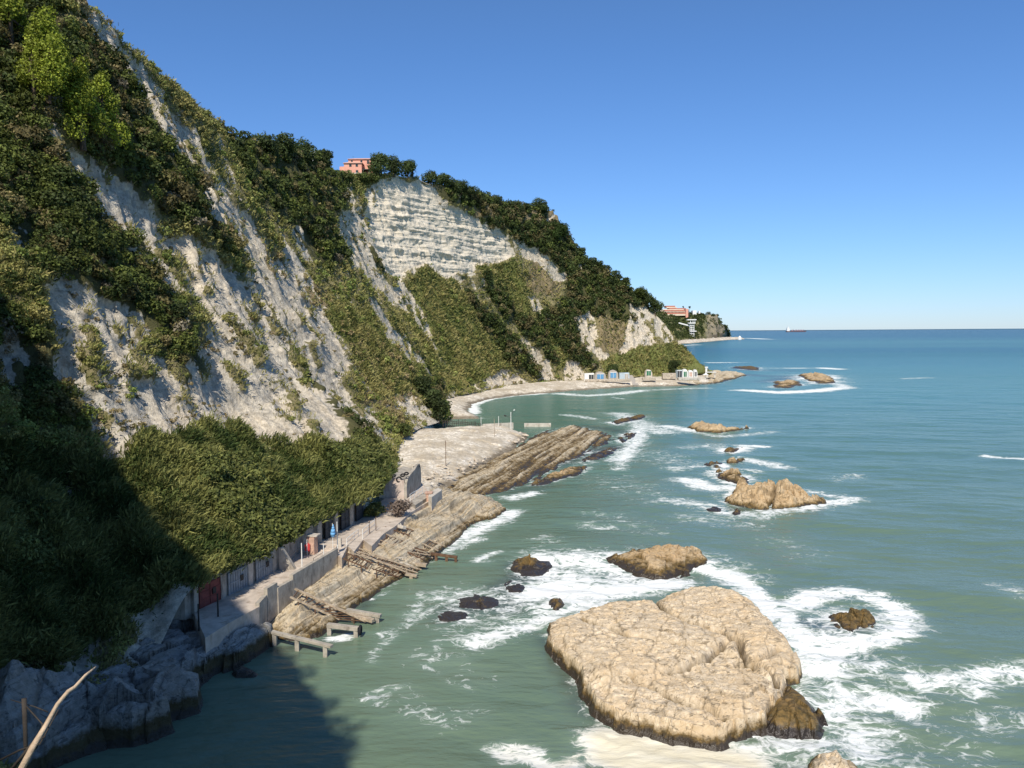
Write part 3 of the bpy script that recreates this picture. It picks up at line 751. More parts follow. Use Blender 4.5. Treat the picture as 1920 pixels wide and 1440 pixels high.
rock('sea_rock', [(1338,892),(1346,884),(1366,882),(1386,890),(1404,899),(1396,910),(1375,904),(1352,899)], .7, .8, .2, M_crag, label='low broken rock running into the left side of the tall craggy rock', seed=12, rough=.5, foam=1., fw=2.5)
rock('sea_rock', [(1322,872),(1335,869),(1358,868),(1355,877),(1344,881)], .5, .6, .2, M_darkrock, label='small dark rock left of the small bright tan rock', seed=13, rough=.3, foam=.9, fw=2)
rock('sea_rock', [(1362,865),(1372,859,.5),(1396,858,.5),(1398,866),(1380,870),(1368,870)], .9, .6, .2, M_crag, label='small bright tan rock between the tall craggy rock and the far long rock', seed=14, rough=.3, foam=.9, fw=2.5)
rock('sea_rock', [(1357,848),(1371,842),(1397,840),(1385,846),(1372,850)], .5, .6, .22, M_darkrock, label='thin dark rock edged by a white breaker behind the small bright tan rock', seed=15, rough=.4, foam=1.1, fw=2.5)
rock('sea_rock', [(1326,955),(1340,952),(1354,955),(1350,960),(1332,960)], .4, .6, .2, M_darkrock, label='small black rock off the lower left of the tall craggy rock', seed=16, foam=.5, fw=2)
rock('sea_rock', [(1374,964),(1382,958),(1390,959),(1386,965),(1378,968)], .45, .5, .18, M_darkrock, label='small brown rock in foam right below the tall craggy rock', seed=17, foam=.7, fw=2)
rock('sea_rock', [(1288,802),(1305,799,.5),(1325,797,1),(1359,796,2),(1385,797,1.5),(1400,799,.5),(1405,804),(1379,809),(1349,813),(1309,810)], 2.6, 1.2, .3, M_crag, label='long tan rock shaped like a whale back, alone beyond the others', seed=18, rough=.5, crag=.3, foam=.6, fw=4, tilt=(.06, 0), edge=.6)
rock('sea_rock', [(1495,703),(1526,700,.5),(1552,703,.5),(1568,716),(1560,719),(1535,719),(1512,712)], 1.2, 3, .7, M_crag, label='far tan reef with surf, right one off the headland tip', seed=19, rough=.6, foam=1., fw=9, edge=1.2)
rock('sea_rock', [(1453,716),(1480,713),(1500,716),(1504,722),(1476,728),(1452,727)], .8, 3, .7, M_crag, label='far low tan reef, left one off the headland tip', seed=20, rough=.5, foam=.7, fw=6, edge=1.2)
rock('sea_rock', [(1368,690),(1390,687),(1424,689),(1420,695),(1395,693)], .5, 2, .7, M_darkrock, label='dark reef line under breakers, farthest off the headland tip', seed=21, rough=.4, foam=.6, fw=8, edge=1.)
rock('sea_rock', [(990,912),(1030,892),(1062,880),(1100,876),(1092,884),(1050,899),(1010,913)], .55, .8, .2, M_crag, label='long orange brown ledge seaward of the layered rock shelf', seed=22, rough=.3, strata=.3, foam=.5, fw=2)
rock('sea_rock', [(1145,793),(1170,784),(1208,778),(1212,783),(1180,791),(1158,797)], .6, 1, .3, M_darkrock, label='thin dark reef beyond the far tip of the layered shelf', seed=23, rough=.3, foam=.7, fw=3)
rock('sea_rock', [(1155,823),(1172,815),(1192,813),(1190,819),(1168,829)], .45, .8, .25, M_darkrock, label='dark wet reef off the far end of the layered shelf', seed=24, rough=.3, foam=.7, fw=3)
rock('sea_rock', [(1085,868),(1110,852),(1140,842),(1160,840),(1150,850),(1118,864),(1098,872)], .3, 1, .25, M_darkrock, label='purple brown submerged ledge right of the layered shelf', seed=25, rough=.25, foam=.5, fw=3)

# shelves and beaches
def ramp_extra(X, Y, z, d):
    return np.minimum(z, 3.05 + .1 * fbm(X, Y, None, 2, 5))
rock('rock_shelf', [(503,1188),(525,1202),(560,1204),(600,1196),(638,1162),(675,1132),(700,1114),(735,1096),(770,1080),(792,1062),(805,1050),(825,1036),(850,1018),(868,1002),(882,985),(925,972),(946,958),(938,946),(905,940),(875,940),(860,930),(835,912,1),(790,905,2.5),(700,950,2.5),(620,1000,2.5),(560,1045,2.5),(500,1090,2.5),(455,1150,2.5)],
     2.9, 6.5, .115, M_shelf, kind='structure', lin=1, seed=31, rough=.06, strata=.95, period=.95, foam=.35, fw=.9, edge=.5, extra=ramp_extra)
rock('rock_shelf', [(838,930),(870,940),(905,930),(945,922),(985,910),(1020,888),(1060,868),(1095,852),(1130,835),(1152,822),(1135,812),(1108,806),(1085,800),(1066,796,.5),(1020,806,.5),(985,822,.8),(930,850,1),(870,880,1.2),(825,900,1.5),(800,915,2)],
     .62, 4.0, .2, M_shelf, kind='structure', lin=1, seed=32, rough=.05, strata=.85, period=1.35, foam=.5, fw=2.0, edge=.8)
rock('rock_shelf', [(1240,722),(1300,722),(1345,719),(1385,708),(1400,704),(1380,700),(1345,700),(1320,698),(1270,696)], 1.6, 3, .5, M_shelf, kind='structure', seed=33, rough=.5, strata=.8, period=3, foam=.5, fw=4, edge=1.2)
rock('beach', [(992,822),(985,812,.3),(962,803,.5),(900,801,.8),(850,801,1),(815,798,2),(760,790,3),(700,800,3),(690,870,3),(720,930,3),(790,945,2.5),(835,912,1.2),(900,874,.6),(960,842,.4)],
     2.9, 6.5, .3, M_beach, kind='structure', seed=34, rough=.14, edge=.9, jag=.8)
rock('beach', [(838,786),(900,785),(884,775),(878,767),(884,758),(917,749),(973,741),(1073,733),(1190,725),(1273,724),(1340,719),(1340,695,3),(1200,690,3),(1000,700,3),(860,715,3),(800,740,3),(800,770,3),(815,786,2)],
     2.9, 6.0, .55, M_beach, kind='structure', seed=35, rough=.16, foam=.42, fw=4.5, edge=1.2, jag=.7)
rock('rock_shelf', [(-60,1520),(90,1450),(240,1392),(330,1345),(400,1268),(440,1250),(510,1212),(505,1160,2),(400,1150,3),(350,1105,3.2),(240,1130,3.5),(80,1215,4),(-60,1260,5)], 2.9, 1.2, .14, M_boulder, kind='structure', seed=39, rough=.5, strata=.2, edge=.4)
# shaded boulders under the viewpoint
bl = [([(-60,1445),(-40,1330,3),(20,1250,6),(85,1235,6),(165,1275,4),(182,1335,2),(150,1400,0),(95,1440,0),(40,1480,0),(-40,1500)], 7.5, .8, 'pale blocky boulder at the lower left corner, behind the dead branch'),
      ([(150,1395),(160,1330,2),(178,1275,4),(240,1240,4),(262,1300,3),(318,1370,0),(250,1398,0),(200,1400)], 5.2, .6, 'pale layered boulder leaning between the corner boulder and the largest shaded boulder'),
      ([(262,1380),(255,1300,2),(240,1245,4),(330,1225,4),(395,1262,2),(398,1290),(372,1335),(320,1352),(290,1382)], 4.7, .6, 'largest pale layered boulder in the shade at the water edge'),
      ([(290,1245,3),(325,1200,4),(372,1180,3.4),(440,1172,2.6),(438,1225,0),(420,1255,0),(385,1278,0),(330,1275,1)], 4.3, .7, 'small shaded boulder between the two large layered ones'),
      ([(392,1240),(400,1205,1.5),(450,1165,2.5),(490,1155,2.5),(512,1185,1),(508,1215),(470,1238),(420,1262)], 3.5, .55, 'rounded pale boulder in the shade beside the concrete wall'),
      ([(435,1262),(455,1254),(476,1260),(474,1268),(445,1270)], .5, .5, 'small shaded rock awash in front of the rounded boulder')]
for k, (pp, H, w, lab) in enumerate(bl):
    rock('boulder', pp, H, w, .11, M_boulder, label=lab, cat='boulder', seed=41 + 7 * k, rough=.42, crag=0, strata=.2, period=1.3, edge=.4, lin=.42, tilt=(.03, .05), slope=3.4)

# ------------------------------------------------------------------ foam and deeper patches on the water
FO = [  # (points in the picture on the water plane, radius m, strength)
 ([(880,1205),(940,1185),(1010,1165),(1040,1150)], 2.0, .75), ([(1000,1115),(1040,1100),(1120,1110),(1190,1100),(1250,1088)], 3.0, 1.1),
 ([(1040,1050),(1090,1050),(1140,1060),(1180,1090)], 5.0, .75), ([(1040,1075),(1090,1090),(1070,1130)], 5.0, .85), ([(990,1120),(1030,1140)], 4, .6),
 ([(1320,1060),(1380,1080),(1420,1115),(1460,1160),(1500,1200),(1530,1240)], 2.0, .95), ([(1340,1050),(1400,1080)], 3.5, .45),
 ([(1490,1140),(1520,1115),(1580,1108),(1640,1120),(1690,1145),(1695,1175),(1660,1200),(1600,1215),(1540,1215)], 2.1, .9),
 ([(1520,1210),(1560,1215),(1530,1250)], 3.2, .9), ([(1520,1290),(1570,1280),(1640,1260),(1680,1260)], 3.2, .5),
 ([(1560,1330),(1600,1300),(1650,1310),(1700,1318)], 2.4, .8), ([(1580,1340),(1620,1370),(1600,1420)], 3.5, .62), ([(1540,1300),(1545,1390),(1480,1400),(1400,1400),(1350,1410)], 2.2, .68),
 ([(1730,1278),(1790,1285),(1850,1270),(1920,1262)], 2.2, .72), ([(1800,1300),(1860,1290)], 1.5, .6), ([(1880,1100),(1920,1120)], 2, .45),
 ([(1850,1350),(1920,1350)], 3, .42), ([(1700,1420),(1800,1400)], 4, .35), ([(1600,1440),(1700,1440)], 3, .5),
 ([(705,1310),(750,1295),(770,1300)], 1.2, .62), ([(780,1330),(830,1350),(880,1340)], 1.6, .55), ([(790,1230),(850,1240),(890,1270)], 2.2, .42), ([(720,1190),(780,1160),(850,1120),(950,1100)], 1.0, .50),
 ([(700,1240),(740,1180),(790,1130)], .8, .50), ([(830,1200),(800,1240),(850,1280),(870,1290)], .8, .5), ([(900,1050),(930,1035)], 1.0, .6), ([(870,1170),(940,1150),(1000,1130)], 3, .45),
 ([(820,1120),(870,1110),(930,1120),(950,1150)], 3, .5), ([(880,1000),(940,975),(960,960)], 2.2, .8), ([(850,1020),(890,1000)], 1.5, .75), ([(830,1035),(870,1020),(900,1010)], 1.6, .6),
 ([(620,1195),(650,1190)], .9, .8), ([(700,1125),(730,1110)], .6, .5),
 ([(960,935),(1000,925)], 2.0, .7), ([(1010,875),(1060,860),(1100,850)], 2.2, .6), ([(1160,865),(1190,835),(1200,800)], 3.5, .72), ([(1170,850),(1160,880)], 2.5, .5), ([(1160,775),(1200,795),(1240,810)], 6.0, .62), ([(1250,800),(1300,808)], 4.0, .8),
 ([(1060,778),(1110,785)], 2.5, .6), ([(1150,745),(1170,748)], 1.5, .7), ([(890,775),(885,760),(910,750),(960,742),(1020,738)], 2.5, .95), ([(1050,738),(1100,742),(1160,738),(1200,733)], 5.0, .75), ([(1200,732),(1290,728),(1330,728)], 3.0, .7),
 ([(1310,812),(1350,818),(1400,815),(1450,810)], 2.5, .55), ([(1290,840),(1340,835),(1370,850)], 4.5, .5), ([(1390,836),(1430,838)], 2.0, 1.), ([(1400,862),(1440,870),(1465,875)], 3.2, .72), ([(1380,880),(1420,885)], 2.0, .6),
 ([(1290,900),(1330,915),(1370,915)], 3.6, .85), ([(1260,880),(1320,875)], 3.0, .55), ([(1260,940),(1330,950),(1370,965),(1420,968)], 3.5, .62), ([(1300,970),(1400,985)], 4, .4), ([(1440,962),(1510,955),(1550,945),(1600,935)], 2.6, .75), ([(1510,920),(1570,930)], 2.4, .55),
 ([(1400,732),(1460,736),(1530,733),(1570,728)], 6.0, 1.1), ([(1570,720),(1590,728)], 5.0, .7), ([(1330,680),(1410,680)], 5.0, .8), ([(1420,690),(1470,690),(1560,691)], 5.0, .85), ([(1545,690),(1570,692)], 7, 1.), ([(1370,732),(1390,733)], 3, .6),
 ([(1695,710),(1740,708)], 4.0, .62), ([(1845,855),(1880,858),(1920,860)], 1.5, .85), ([(1360,632),(1400,634),(1440,636)], 18.0, 1.0), ([(1285,648),(1310,646)], 14, .7),
 ([(1100,985),(1140,990)], 2, .5), ([(1010,1010),(1050,1020)], 3, .3), ([(1150,900),(1220,930)], 8, .3), ([(1220,850),(1280,870)], 8, .36), ([(1150,970),(1200,990)], 5, .3), ([(1570,900),(1600,890)], 3, .35), ([(1450,1010),(1520,1040)], 4, .28),
]
CR = [([(1130,1385),(1180,1395),(1240,1405),(1300,1412),(1400,1428)], 2.0, 1.5, 1.0), ([(1140,1410),(1220,1430),(1330,1440)], 2.2, 1.4, 1.0), ([(930,1410),(970,1405),(1010,1425),(1060,1440)], 1.2, .95, .35), ([(1060,1425),(1110,1420)], 1.2, .7, .6)]
DK = [([(1040,870),(1090,850),(1150,840)], 4, .8), ([(850,1150),(900,1130),(940,1140),(960,1120)], 2.6, .75), ([(970,1060),(1010,1060),(950,1100)], 2.2, .8), ([(1360,700),(1430,705),(1490,706),(1440,716)], 9, .75), ([(1380,694),(1480,695)], 8, .6),
      ([(1100,800),(1180,812)], 4, .5), ([(1530,1180),(1600,1185)], 2, .8), ([(1160,1075),(1240,1085)], 1.8, .7), ([(1020,1200),(1080,1290),(1120,1350)], 1.2, .6), ([(960,925),(1010,915)], 3, .4), ([(1380,955),(1520,955)], 1.6, .5), ([(700,1120),(600,1210),(510,1220)], 1.2, .5)]
foam = np.zeros(fx.shape); cream = np.zeros(fx.shape); deep = np.zeros(fx.shape)
act = np.where((fy > 44) & (fy < 3000) & (fx > -70) & (fx < 1100) & (fx < fy * .75 + 20))[0]
ax_, ay_ = fx[act], fy[act]
jx = ax_ + .9 * fbm(ax_ / 2.5, ay_ / 2.5, None, 3, 201); jy = ay_ + .9 * fbm(ax_ / 2.5, ay_ / 2.5, None, 3, 205)
fo = np.zeros(ax_.shape); cr_ = np.zeros(ax_.shape); dk = np.zeros(ax_.shape)
def near_line(pts, rad, reach):
    W_ = np.array([at_z(p[0], p[1], 0)[:2] for p in pts]); lo = W_.min(0) - reach; hi = W_.max(0) + reach
    s = np.where((jx > lo[0]) & (jx < hi[0]) & (jy > lo[1]) & (jy < hi[1]))[0]
    return s, lined(jx[s], jy[s], W_)
for pts, rad, st in FO:
    s, d = near_line(pts, rad, rad * 3)
    fo[s] = np.maximum(fo[s], st * np.exp(-(d / (rad * 1.15)) ** 2))
for pts, rad, st, c in CR:
    s, d = near_line(pts, rad, rad * 3)
    g = np.exp(-(d / rad) ** 2); fo[s] = np.maximum(fo[s], st * g); cr_[s] = np.maximum(cr_[s], c * g)
for pts, rad, st in DK:
    s, d = near_line(pts, rad, rad * 3)
    dk[s] = np.maximum(dk[s], st * np.exp(-(d / rad) ** 2))
for P, st, fw in ROCKSDF:
    lo = P.min(0) - 3 * fw; hi = P.max(0) + 3 * fw
    s = np.where((jx > lo[0]) & (jx < hi[0]) & (jy > lo[1]) & (jy < hi[1]))[0]
    d = np.maximum(-sdf(jx[s], jy[s], P), 0)
    side = .55 + .45 * np.clip(fbm(jx[s] / 6, jy[s] / 6, None, 2, 209) * 2 + .4, 0, 1)
    fo[s] = np.maximum(fo[s], st * side * np.exp(-d / fw))
# the lee side of the big slab stays clear
lee = np.array([at_z(*p)[:2] for p in [(900,1215),(1010,1190),(1090,1300),(1130,1365),(1050,1400),(880,1400),(760,1380),(700,1300)]])
inl_ = sstep(-.5, 2.0, sdf(jx, jy, lee)); fo *= 1 - .35 * inl_
foam[act] = fo; cream[act] = cr_; deep[act] = dk
zs = zs + .12 * np.clip(foam, 0, 1) * fbm(fx / .9, fy / .9, None, 2, 215)
sea = npmesh('sea', np.stack([fx, fy, zs], -1), grid_faces(len(gy), len(gx)), M_sea, smooth=True,
             attrs={'foam': ('FLOAT', foam), 'cream': ('FLOAT', cream), 'deep': ('FLOAT', deep)})
tag(sea, kind='structure')
#%%VEG

# ------------------------------------------------------------------ vegetation
allw = Vh.reshape(-1, 3)
hpx, hpy, hw = proj(allw)
infr = np.where((hpx > -60) & (hpx < 1500) & (hpy > -80) & (hpy < 1500) & (hw > 20))[0]
def hill_at(px, py, lift=0.):
    """nearest visible ground point under a picture position"""
    d2 = (hpx[infr] - px) ** 2 + (hpy[infr] - py) ** 2
    k = infr[d2 < max(25, d2.min() * 2.5)]
    j = k[np.argmin(hw[k])]
    return allw[j] + A([0, 0, lift])

def tri_cloud(C, nrm, size, tint, elong=1.0, updir=None, rng=RNG):
    """one small kinked leaf triangle per centre"""
    n = len(C)
    a = rng.normal(size=(n, 3)); a = a - nrm * (a * nrm).sum(1)[:, None] if updir is None else updir + .25 * a
    a /= np.linalg.norm(a, axis=1)[:, None] + 1e-9
    b = np.cross(nrm, a); b /= np.linalg.norm(b, axis=1)[:, None] + 1e-9
    s = size[:, None]
    v0 = C - b * s * .5 / math.sqrt(elong) - a * s * .35 * math.sqrt(elong)
    v1 = C + b * s * .5 / math.sqrt(elong) - a * s * .35 * math.sqrt(elong)
    v2 = C + a * s * .75 * math.sqrt(elong) + nrm * s * .15
    V = np.stack([v0, v1, v2], 1).reshape(-1, 3)
    T = np.repeat(tint, 3, 0)
    return V, T
def sph(n, rng=RNG):
    d = rng.normal(size=(n, 3)); return d / np.linalg.norm(d, axis=1)[:, None]
def bushes(Cn, Rd, Tn, card_px=2.0, cover=2.4, squash=.8, rng=RNG, up=None, cmin=.14, cmax=.75):
    """leaf clouds for many bushes; returns V,T"""
    w = np.linalg.norm(Cn - CAM, axis=1)
    cs_ = np.clip(card_px * w / 800, cmin, cmax)
    cs_ = np.minimum(cs_, Rd * .55)
    n = np.clip((cover * math.pi * Rd ** 2 / (cs_ ** 2 * .5)).astype(int), 10, 620)
    idx = np.repeat(np.arange(len(Cn)), n); N = len(idx)
    d = sph(N, rng); rad = rng.uniform(.35, 1.0, N) ** .5
    # lumpy outline
    lump_ = 1 + .38 * vnoise(d[:, 0] * 2.1 + idx * 3.7, d[:, 1] * 2.1 - idx * 1.3, d[:, 2] * 2.1, 5)
    off = d * (rad * lump_)[:, None] * Rd[idx][:, None]
    off[:, 2] *= squash
    C = Cn[idx] + off
    nn = d + .9 * rng.normal(size=(N, 3)) + A([0, 0, .35]); nn /= np.linalg.norm(nn, axis=1)[:, None]
    T = Tn[idx] * (1 + .28 * rng.normal(size=(N, 1))).clip(.4, 1.8)
    return tri_cloud(C, nn, cs_[idx] * rng.uniform(.7, 1.35, N), T, rng=rng)
def leafmesh(name, V, T, parent=None, origin=None):
    T4 = np.concatenate([np.clip(T, .004, .6), np.ones((len(T), 1))], 1)
    return npmesh(name, V, np.arange(len(V)).reshape(-1, 3), M_leaf, parent, attrs={'tint': ('FLOAT_COLOR', T4)}, origin=origin)

cls_r = {k: v.reshape(-1) for k, v in cls.items()}
ch_f = chalk.reshape(-1)
# cell area and facing
du = np.linalg.norm(np.gradient(Pt, axis=1), axis=2); dv = np.linalg.norm(np.gradient(Pt, axis=0), axis=2)
area = (du * dv).reshape(-1); NN = Nt.reshape(-1, 3)
toc = CAM - allw; toc /= np.linalg.norm(toc, axis=1)[:, None]
facing = (NN * toc).sum(1)
isback = np.clip(back, 0, 1).reshape(-1)
vis = (hpx > -70) & (hpx < 1400) & (hpy > -70) & (hpy < 1480) & (hw > 25) & (facing > -.35)
w_scr = area / np.maximum(hw, 40) ** 2 * vis * np.where(isback > 0, np.exp(-(np.clip(hlen.reshape(-1) - 98, 0, 99) / 9.)), 1)
patch = fbm(allw[:, 0] / 9, allw[:, 1] / 9, allw[:, 2] / 9, 4, 301)
patch2 = fbm(allw[:, 0] / 3.2, allw[:, 1] / 3.2, allw[:, 2] / 3.2, 3, 307)
def pick(wt, n):
    p = wt / wt.sum(); i = RNG.choice(len(p), n, p=p, replace=True)
    jit = RNG.normal(size=(n, 3)) * .3
    return i, allw[i] + jit
dk_ = cls_r['dark']; gr_ = cls_r['grass']; re_ = cls_r['reed']; dr_ = cls_r['dry']
veg = (1 - ch_f)
GREEN = A([.076, .098, .024]); DARKG = A([.034, .052, .017]); OLIVE = A([.150, .135, .048]); BROWN = A([.175, .145, .068]); YEL = A([.185, .20, .058]); TAN = A([.32, .25, .13])
def lerp(a, b, t): return a[None, :] * (1 - t[:, None]) + b[None, :] * t[:, None]

# dense dark shrubs
near_ch = blur(blur(chalk, 0, 26), 1, 26).reshape(-1)
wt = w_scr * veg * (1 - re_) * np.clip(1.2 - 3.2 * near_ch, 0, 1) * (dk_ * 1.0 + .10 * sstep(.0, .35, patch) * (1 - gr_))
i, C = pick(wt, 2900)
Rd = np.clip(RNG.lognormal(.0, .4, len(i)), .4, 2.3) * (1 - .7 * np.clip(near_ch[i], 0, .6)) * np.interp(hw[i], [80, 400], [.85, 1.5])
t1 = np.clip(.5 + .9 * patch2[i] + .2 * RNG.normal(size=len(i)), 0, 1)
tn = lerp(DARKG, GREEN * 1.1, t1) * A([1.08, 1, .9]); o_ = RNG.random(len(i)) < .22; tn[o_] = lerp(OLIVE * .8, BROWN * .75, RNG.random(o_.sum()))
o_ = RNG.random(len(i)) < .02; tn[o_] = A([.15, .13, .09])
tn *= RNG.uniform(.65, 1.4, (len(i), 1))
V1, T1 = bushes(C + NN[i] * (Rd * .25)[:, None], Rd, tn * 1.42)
wt = w_scr * veg * sstep(.3, .8, dk_) * (hpx > 840) * (1 - .85 * dr_)
i, C = pick(wt * sstep(-.35, -.1, patch), 1500)
Rd = RNG.uniform(1.0, 2.6, len(i)); tn = lerp(DARKG * 1.1, GREEN * 1.1, RNG.random(len(i)))
o_ = RNG.random(len(i)) < .25; tn[o_] = lerp(OLIVE * .9, BROWN * .9, RNG.random(o_.sum())); tn *= RNG.uniform(.75, 1.35, (len(i), 1))
V5, T5 = bushes(C + NN[i] * (Rd * .3)[:, None], Rd, tn, card_px=1.7, cover=1.9)
# olive and brown scrub between them
wt = w_scr * veg * (1 - re_) * (1 - dk_) * (1 - .6 * gr_) * np.interp(hw, [200, 330], [1, .5]) * np.clip(1.2 - 2. * near_ch, .1, 1) * (.15 + .85 * sstep(-.3, .15, patch2))
i, C = pick(wt, 3200)
Rd = np.clip(RNG.lognormal(-.4, .4, len(i)), .25, 1.5) * np.interp(hw[i], [80, 400], [.8, 1.35])
t1 = np.clip(.62 + 1.1 * patch[i] + .25 * RNG.normal(size=len(i)), 0, 1)
tn = lerp(GREEN * 1.5, OLIVE * 1.25, t1); g_ = gr_[i] > RNG.random(len(i)) * 1.1; tn[g_] = lerp(GREEN * 1.5, YEL * .9, t1[g_]); b_ = dr_[i] > RNG.random(len(i)) * 1.2; tn[b_] = lerp(BROWN, TAN * .75, t1[b_])
V2, T2 = bushes(C + NN[i] * (Rd * .15)[:, None], Rd, tn * 1.75, card_px=1.8, cover=1.9, squash=.65)
# tufts clinging to the chalk
wt = w_scr * ch_f * (sstep(.1, .5, patch2) + .05) * (1 - .93 * strm.reshape(-1))
i, C = pick(wt, 1000)
Rd = RNG.uniform(.2, .6, len(i)) * np.interp(hw[i], [80, 400], [.8, 1.8])
tn = lerp(OLIVE, TAN, RNG.random(len(i)))
V3, T3 = bushes(C, Rd, tn, card_px=1.6, cover=1.5, squash=.6)
scrub = leafmesh('scrub', np.concatenate([V1, V2, V3, V5]), np.concatenate([T1, T2, T3, T5])); tag(scrub, kind='stuff')

# shrubs on the spur beside the viewpoint (out of the frame; they roughen its shadow)
hid_ = np.where((allw[:, 1] < 62) & (allw[:, 1] > -60) & (allw[:, 2] > 35) & ~vis)[0]
i = RNG.choice(hid_, 420, p=area[hid_] / area[hid_].sum()); Rd = RNG.uniform(1.0, 2.8, 420)
V6, T6 = bushes(allw[i] + A([0, 0, .8]), Rd, lerp(DARKG, GREEN, RNG.random(420)), card_px=3.5, cover=1.6, cmin=.3, cmax=.5)
tag(leafmesh('scrub', V6, T6), kind='stuff')
# long grass / reeds hanging over the walkway, and the grassy slopes
def blades(n, wt, length, colA, colB, lean, clump_seed, width=.12):
    i, C = pick(wt, n)
    cl = fbm(allw[i][:, 0] / 1.7, allw[i][:, 1] / 1.7, allw[i][:, 2] / 1.7, 3, clump_seed)
    L = length * RNG.uniform(.6, 1.3, n) * (1 + .5 * cl) * np.interp(hw[i], [60, 130, 450], [.85, 1, 1.9])
    up = NN[i] * .55 + A([0, 0, .75]) + lean + .42 * RNG.normal(size=(n, 3)); up /= np.linalg.norm(up, axis=1)[:, None]
    side = np.cross(up, sph(n)); side /= np.linalg.norm(side, axis=1)[:, None] + 1e-9
    w_ = width * np.interp(hw[i], [60, 130, 450], [.9, 1.15, 4.2]) * RNG.uniform(.7, 1.4, n)
    base = C + NN[i] * (np.clip(cl, -.2, 1) * .9)[:, None]
    v0 = base - side * w_[:, None] * .5; v1 = base + side * w_[:, None] * .5
    mid = base + up * (L * .6)[:, None]
    tip = base + up * L[:, None] * .95 + A([.3, 0, -.45]) * (L * .5)[:, None] * RNG.uniform(.2, 1.2, (n, 1))
    m0 = mid - side * w_[:, None] * .45; m1 = mid + side * w_[:, None] * .45
    V = np.stack([v0, v1, m1, v0, m1, m0, m0, m1, tip], 1).reshape(-1, 3)
    big_ = fbm(allw[i][:, 0] / 5, allw[i][:, 1] / 5, allw[i][:, 2] / 5, 3, clump_seed + 5)
    t = np.clip(.45 + .8 * cl + 1.1 * big_ + .22 * RNG.normal(size=n), 0, 1)
    T = np.repeat(lerp(colA, colB, t) * (1 + .2 * RNG.normal(size=(n, 1))).clip(.5, 1.6), 9, 0)
    return V, T
mound = w_scr * re_ * veg
Va, Ta = blades(130000, mound, .85, A([.055, .085, .022]), A([.26, .26, .085]), A([.35, -.05, -.1]), 401)
wt = w_scr * veg * (gr_ * 1.0 + .40 * (1 - dk_)) * (1 - re_)
Vb, Tb = blades(90000, wt, .75, A([.145, .165, .045]), A([.35, .31, .12]), A([.1, 0, 0]), 411)
grass = leafmesh('grass', np.concatenate([Va, Vb]), np.concatenate([Ta, Tb])); tag(grass, kind='stuff')
# leafy bushes on the mound too
wt = mound * sstep(.05, .4, patch)
i, C = pick(wt, 1500)
Rd = RNG.uniform(.35, 1.2, len(i))
V4, T4_ = bushes(C + NN[i] * .3, Rd, lerp(GREEN * .9, YEL * 1.1, RNG.random(len(i))), card_px=2.6, cmin=.16, cover=2)
brush = leafmesh('undergrowth', V4, T4_); tag(brush, kind='stuff')

# single trees and shrubs
ORD = ['first', 'second', 'third', 'fourth', 'fifth', 'sixth', 'seventh', 'eighth', 'ninth', 'tenth', 'eleventh', 'twelfth', 'thirteenth', 'fourteenth', 'fifteenth', 'sixteenth']
def tree(name, base, height, width, tint, label, cat='tree', group=None, trunk=.25, lobes=7, conical=False, card=2.2, bare=False, cover=2.2, seed=0, squash=.85, bark=None):
    rng = np.random.default_rng(1000 + seed); base = A(base, dtype=float) if False else np.asarray(base, float)
    root = empty(name, tuple(base), label, cat, group)
    mb = MB(); th = height * (.55 if not bare else .8)
    top = base + A([rng.normal() * .03 * height, rng.normal() * .03 * height, th])
    mb.tube(base + A([0, 0, -.8]), base * .5 + top * .5, height * .035 + .05, height * .025 + .03)
    mb.tube(base * .5 + top * .5, top, height * .025 + .03, height * .008 + .01)
    cents = []; rads = []
    for k in range(lobes):
        a = 2 * math.pi * (k / lobes) + rng.normal() * .4
        if conical:
            f = k / max(1, lobes - 1); rr_ = width * .62 * (1 - f * .9); zz_ = height * (.18 + .74 * f + .08 * math.sin(k * 2.3))
            c = base + A([math.cos(a * 2.4) * rr_ * .55, math.sin(a * 2.4) * rr_ * .55, zz_]); r_ = max(.21 * width * (1 - .45 * f), .22)
        else:
            rr_ = width * .5 * rng.uniform(.30, .66); zz_ = height * (rng.uniform(.42, .82) if height > 12 else rng.uniform(.20, .74))
            c = base + A([math.cos(a) * rr_, math.sin(a) * rr_, zz_]); r_ = width * rng.uniform(.20, .32)
        cents.append(c); rads.append(r_)
        st = base + (top - base) * rng.uniform(.4, .95)
        mb.tube(st, c, height * .012 + .02, .012)
        if bare:
            for _ in range(5):
                e = c + sph(1, rng)[0] * r_ * 1.2; mb.tube(c, e, .03, .01, 5)
                mb.tube(c * .5 + e * .5, c * .5 + e * .5 + sph(1, rng)[0] * r_ * .7, .02, .008, 4)
    if not conical and not bare:
        cents.append(base + A([0, 0, height * .68])); rads.append(width * .30)
    mb.build('trunk', bark or M_bark, root)
    if not bare or cover > 0:
        Cn = np.array(cents); Rr = np.array(rads)
        tn_ = np.repeat(tint[None, :], len(Cn), 0) * rng.uniform(.72, 1.3, (len(Cn), 1))
        V, T = bushes(Cn, Rr, tn_, card_px=card, cover=cover, squash=squash, rng=rng, cmin=.12, cmax=.5)
        crown = leafmesh('crown', V - base, T, root)
    return root
PINE = A([.27, .32, .040]); OAK = A([.052, .072, .022])
def T_(name, px, py, hpx_, wpx_, tint, label, **k):
    if k.get('conical'): k['lobes'] = int(k['lobes'] * 1.9); k['squash'] = 1.35; hpx_ *= 1.2; wpx_ *= .95; k['card'] = 1.6
    b = hill_at(px, py, 0.)
    if k.get('conical'): b = b + A([1.0, -.6, -.7])
    sc = np.linalg.norm(b - CAM) / F
    return tree(name, b, hpx_ * sc, wpx_ * sc, tint, label, **k)
T_('pine_tree', 85, 178, 108, 108, PINE, 'large bright yellow green pine, upper of the pines high on the left slope', seed=1, lobes=12, conical=True, card=2.0)
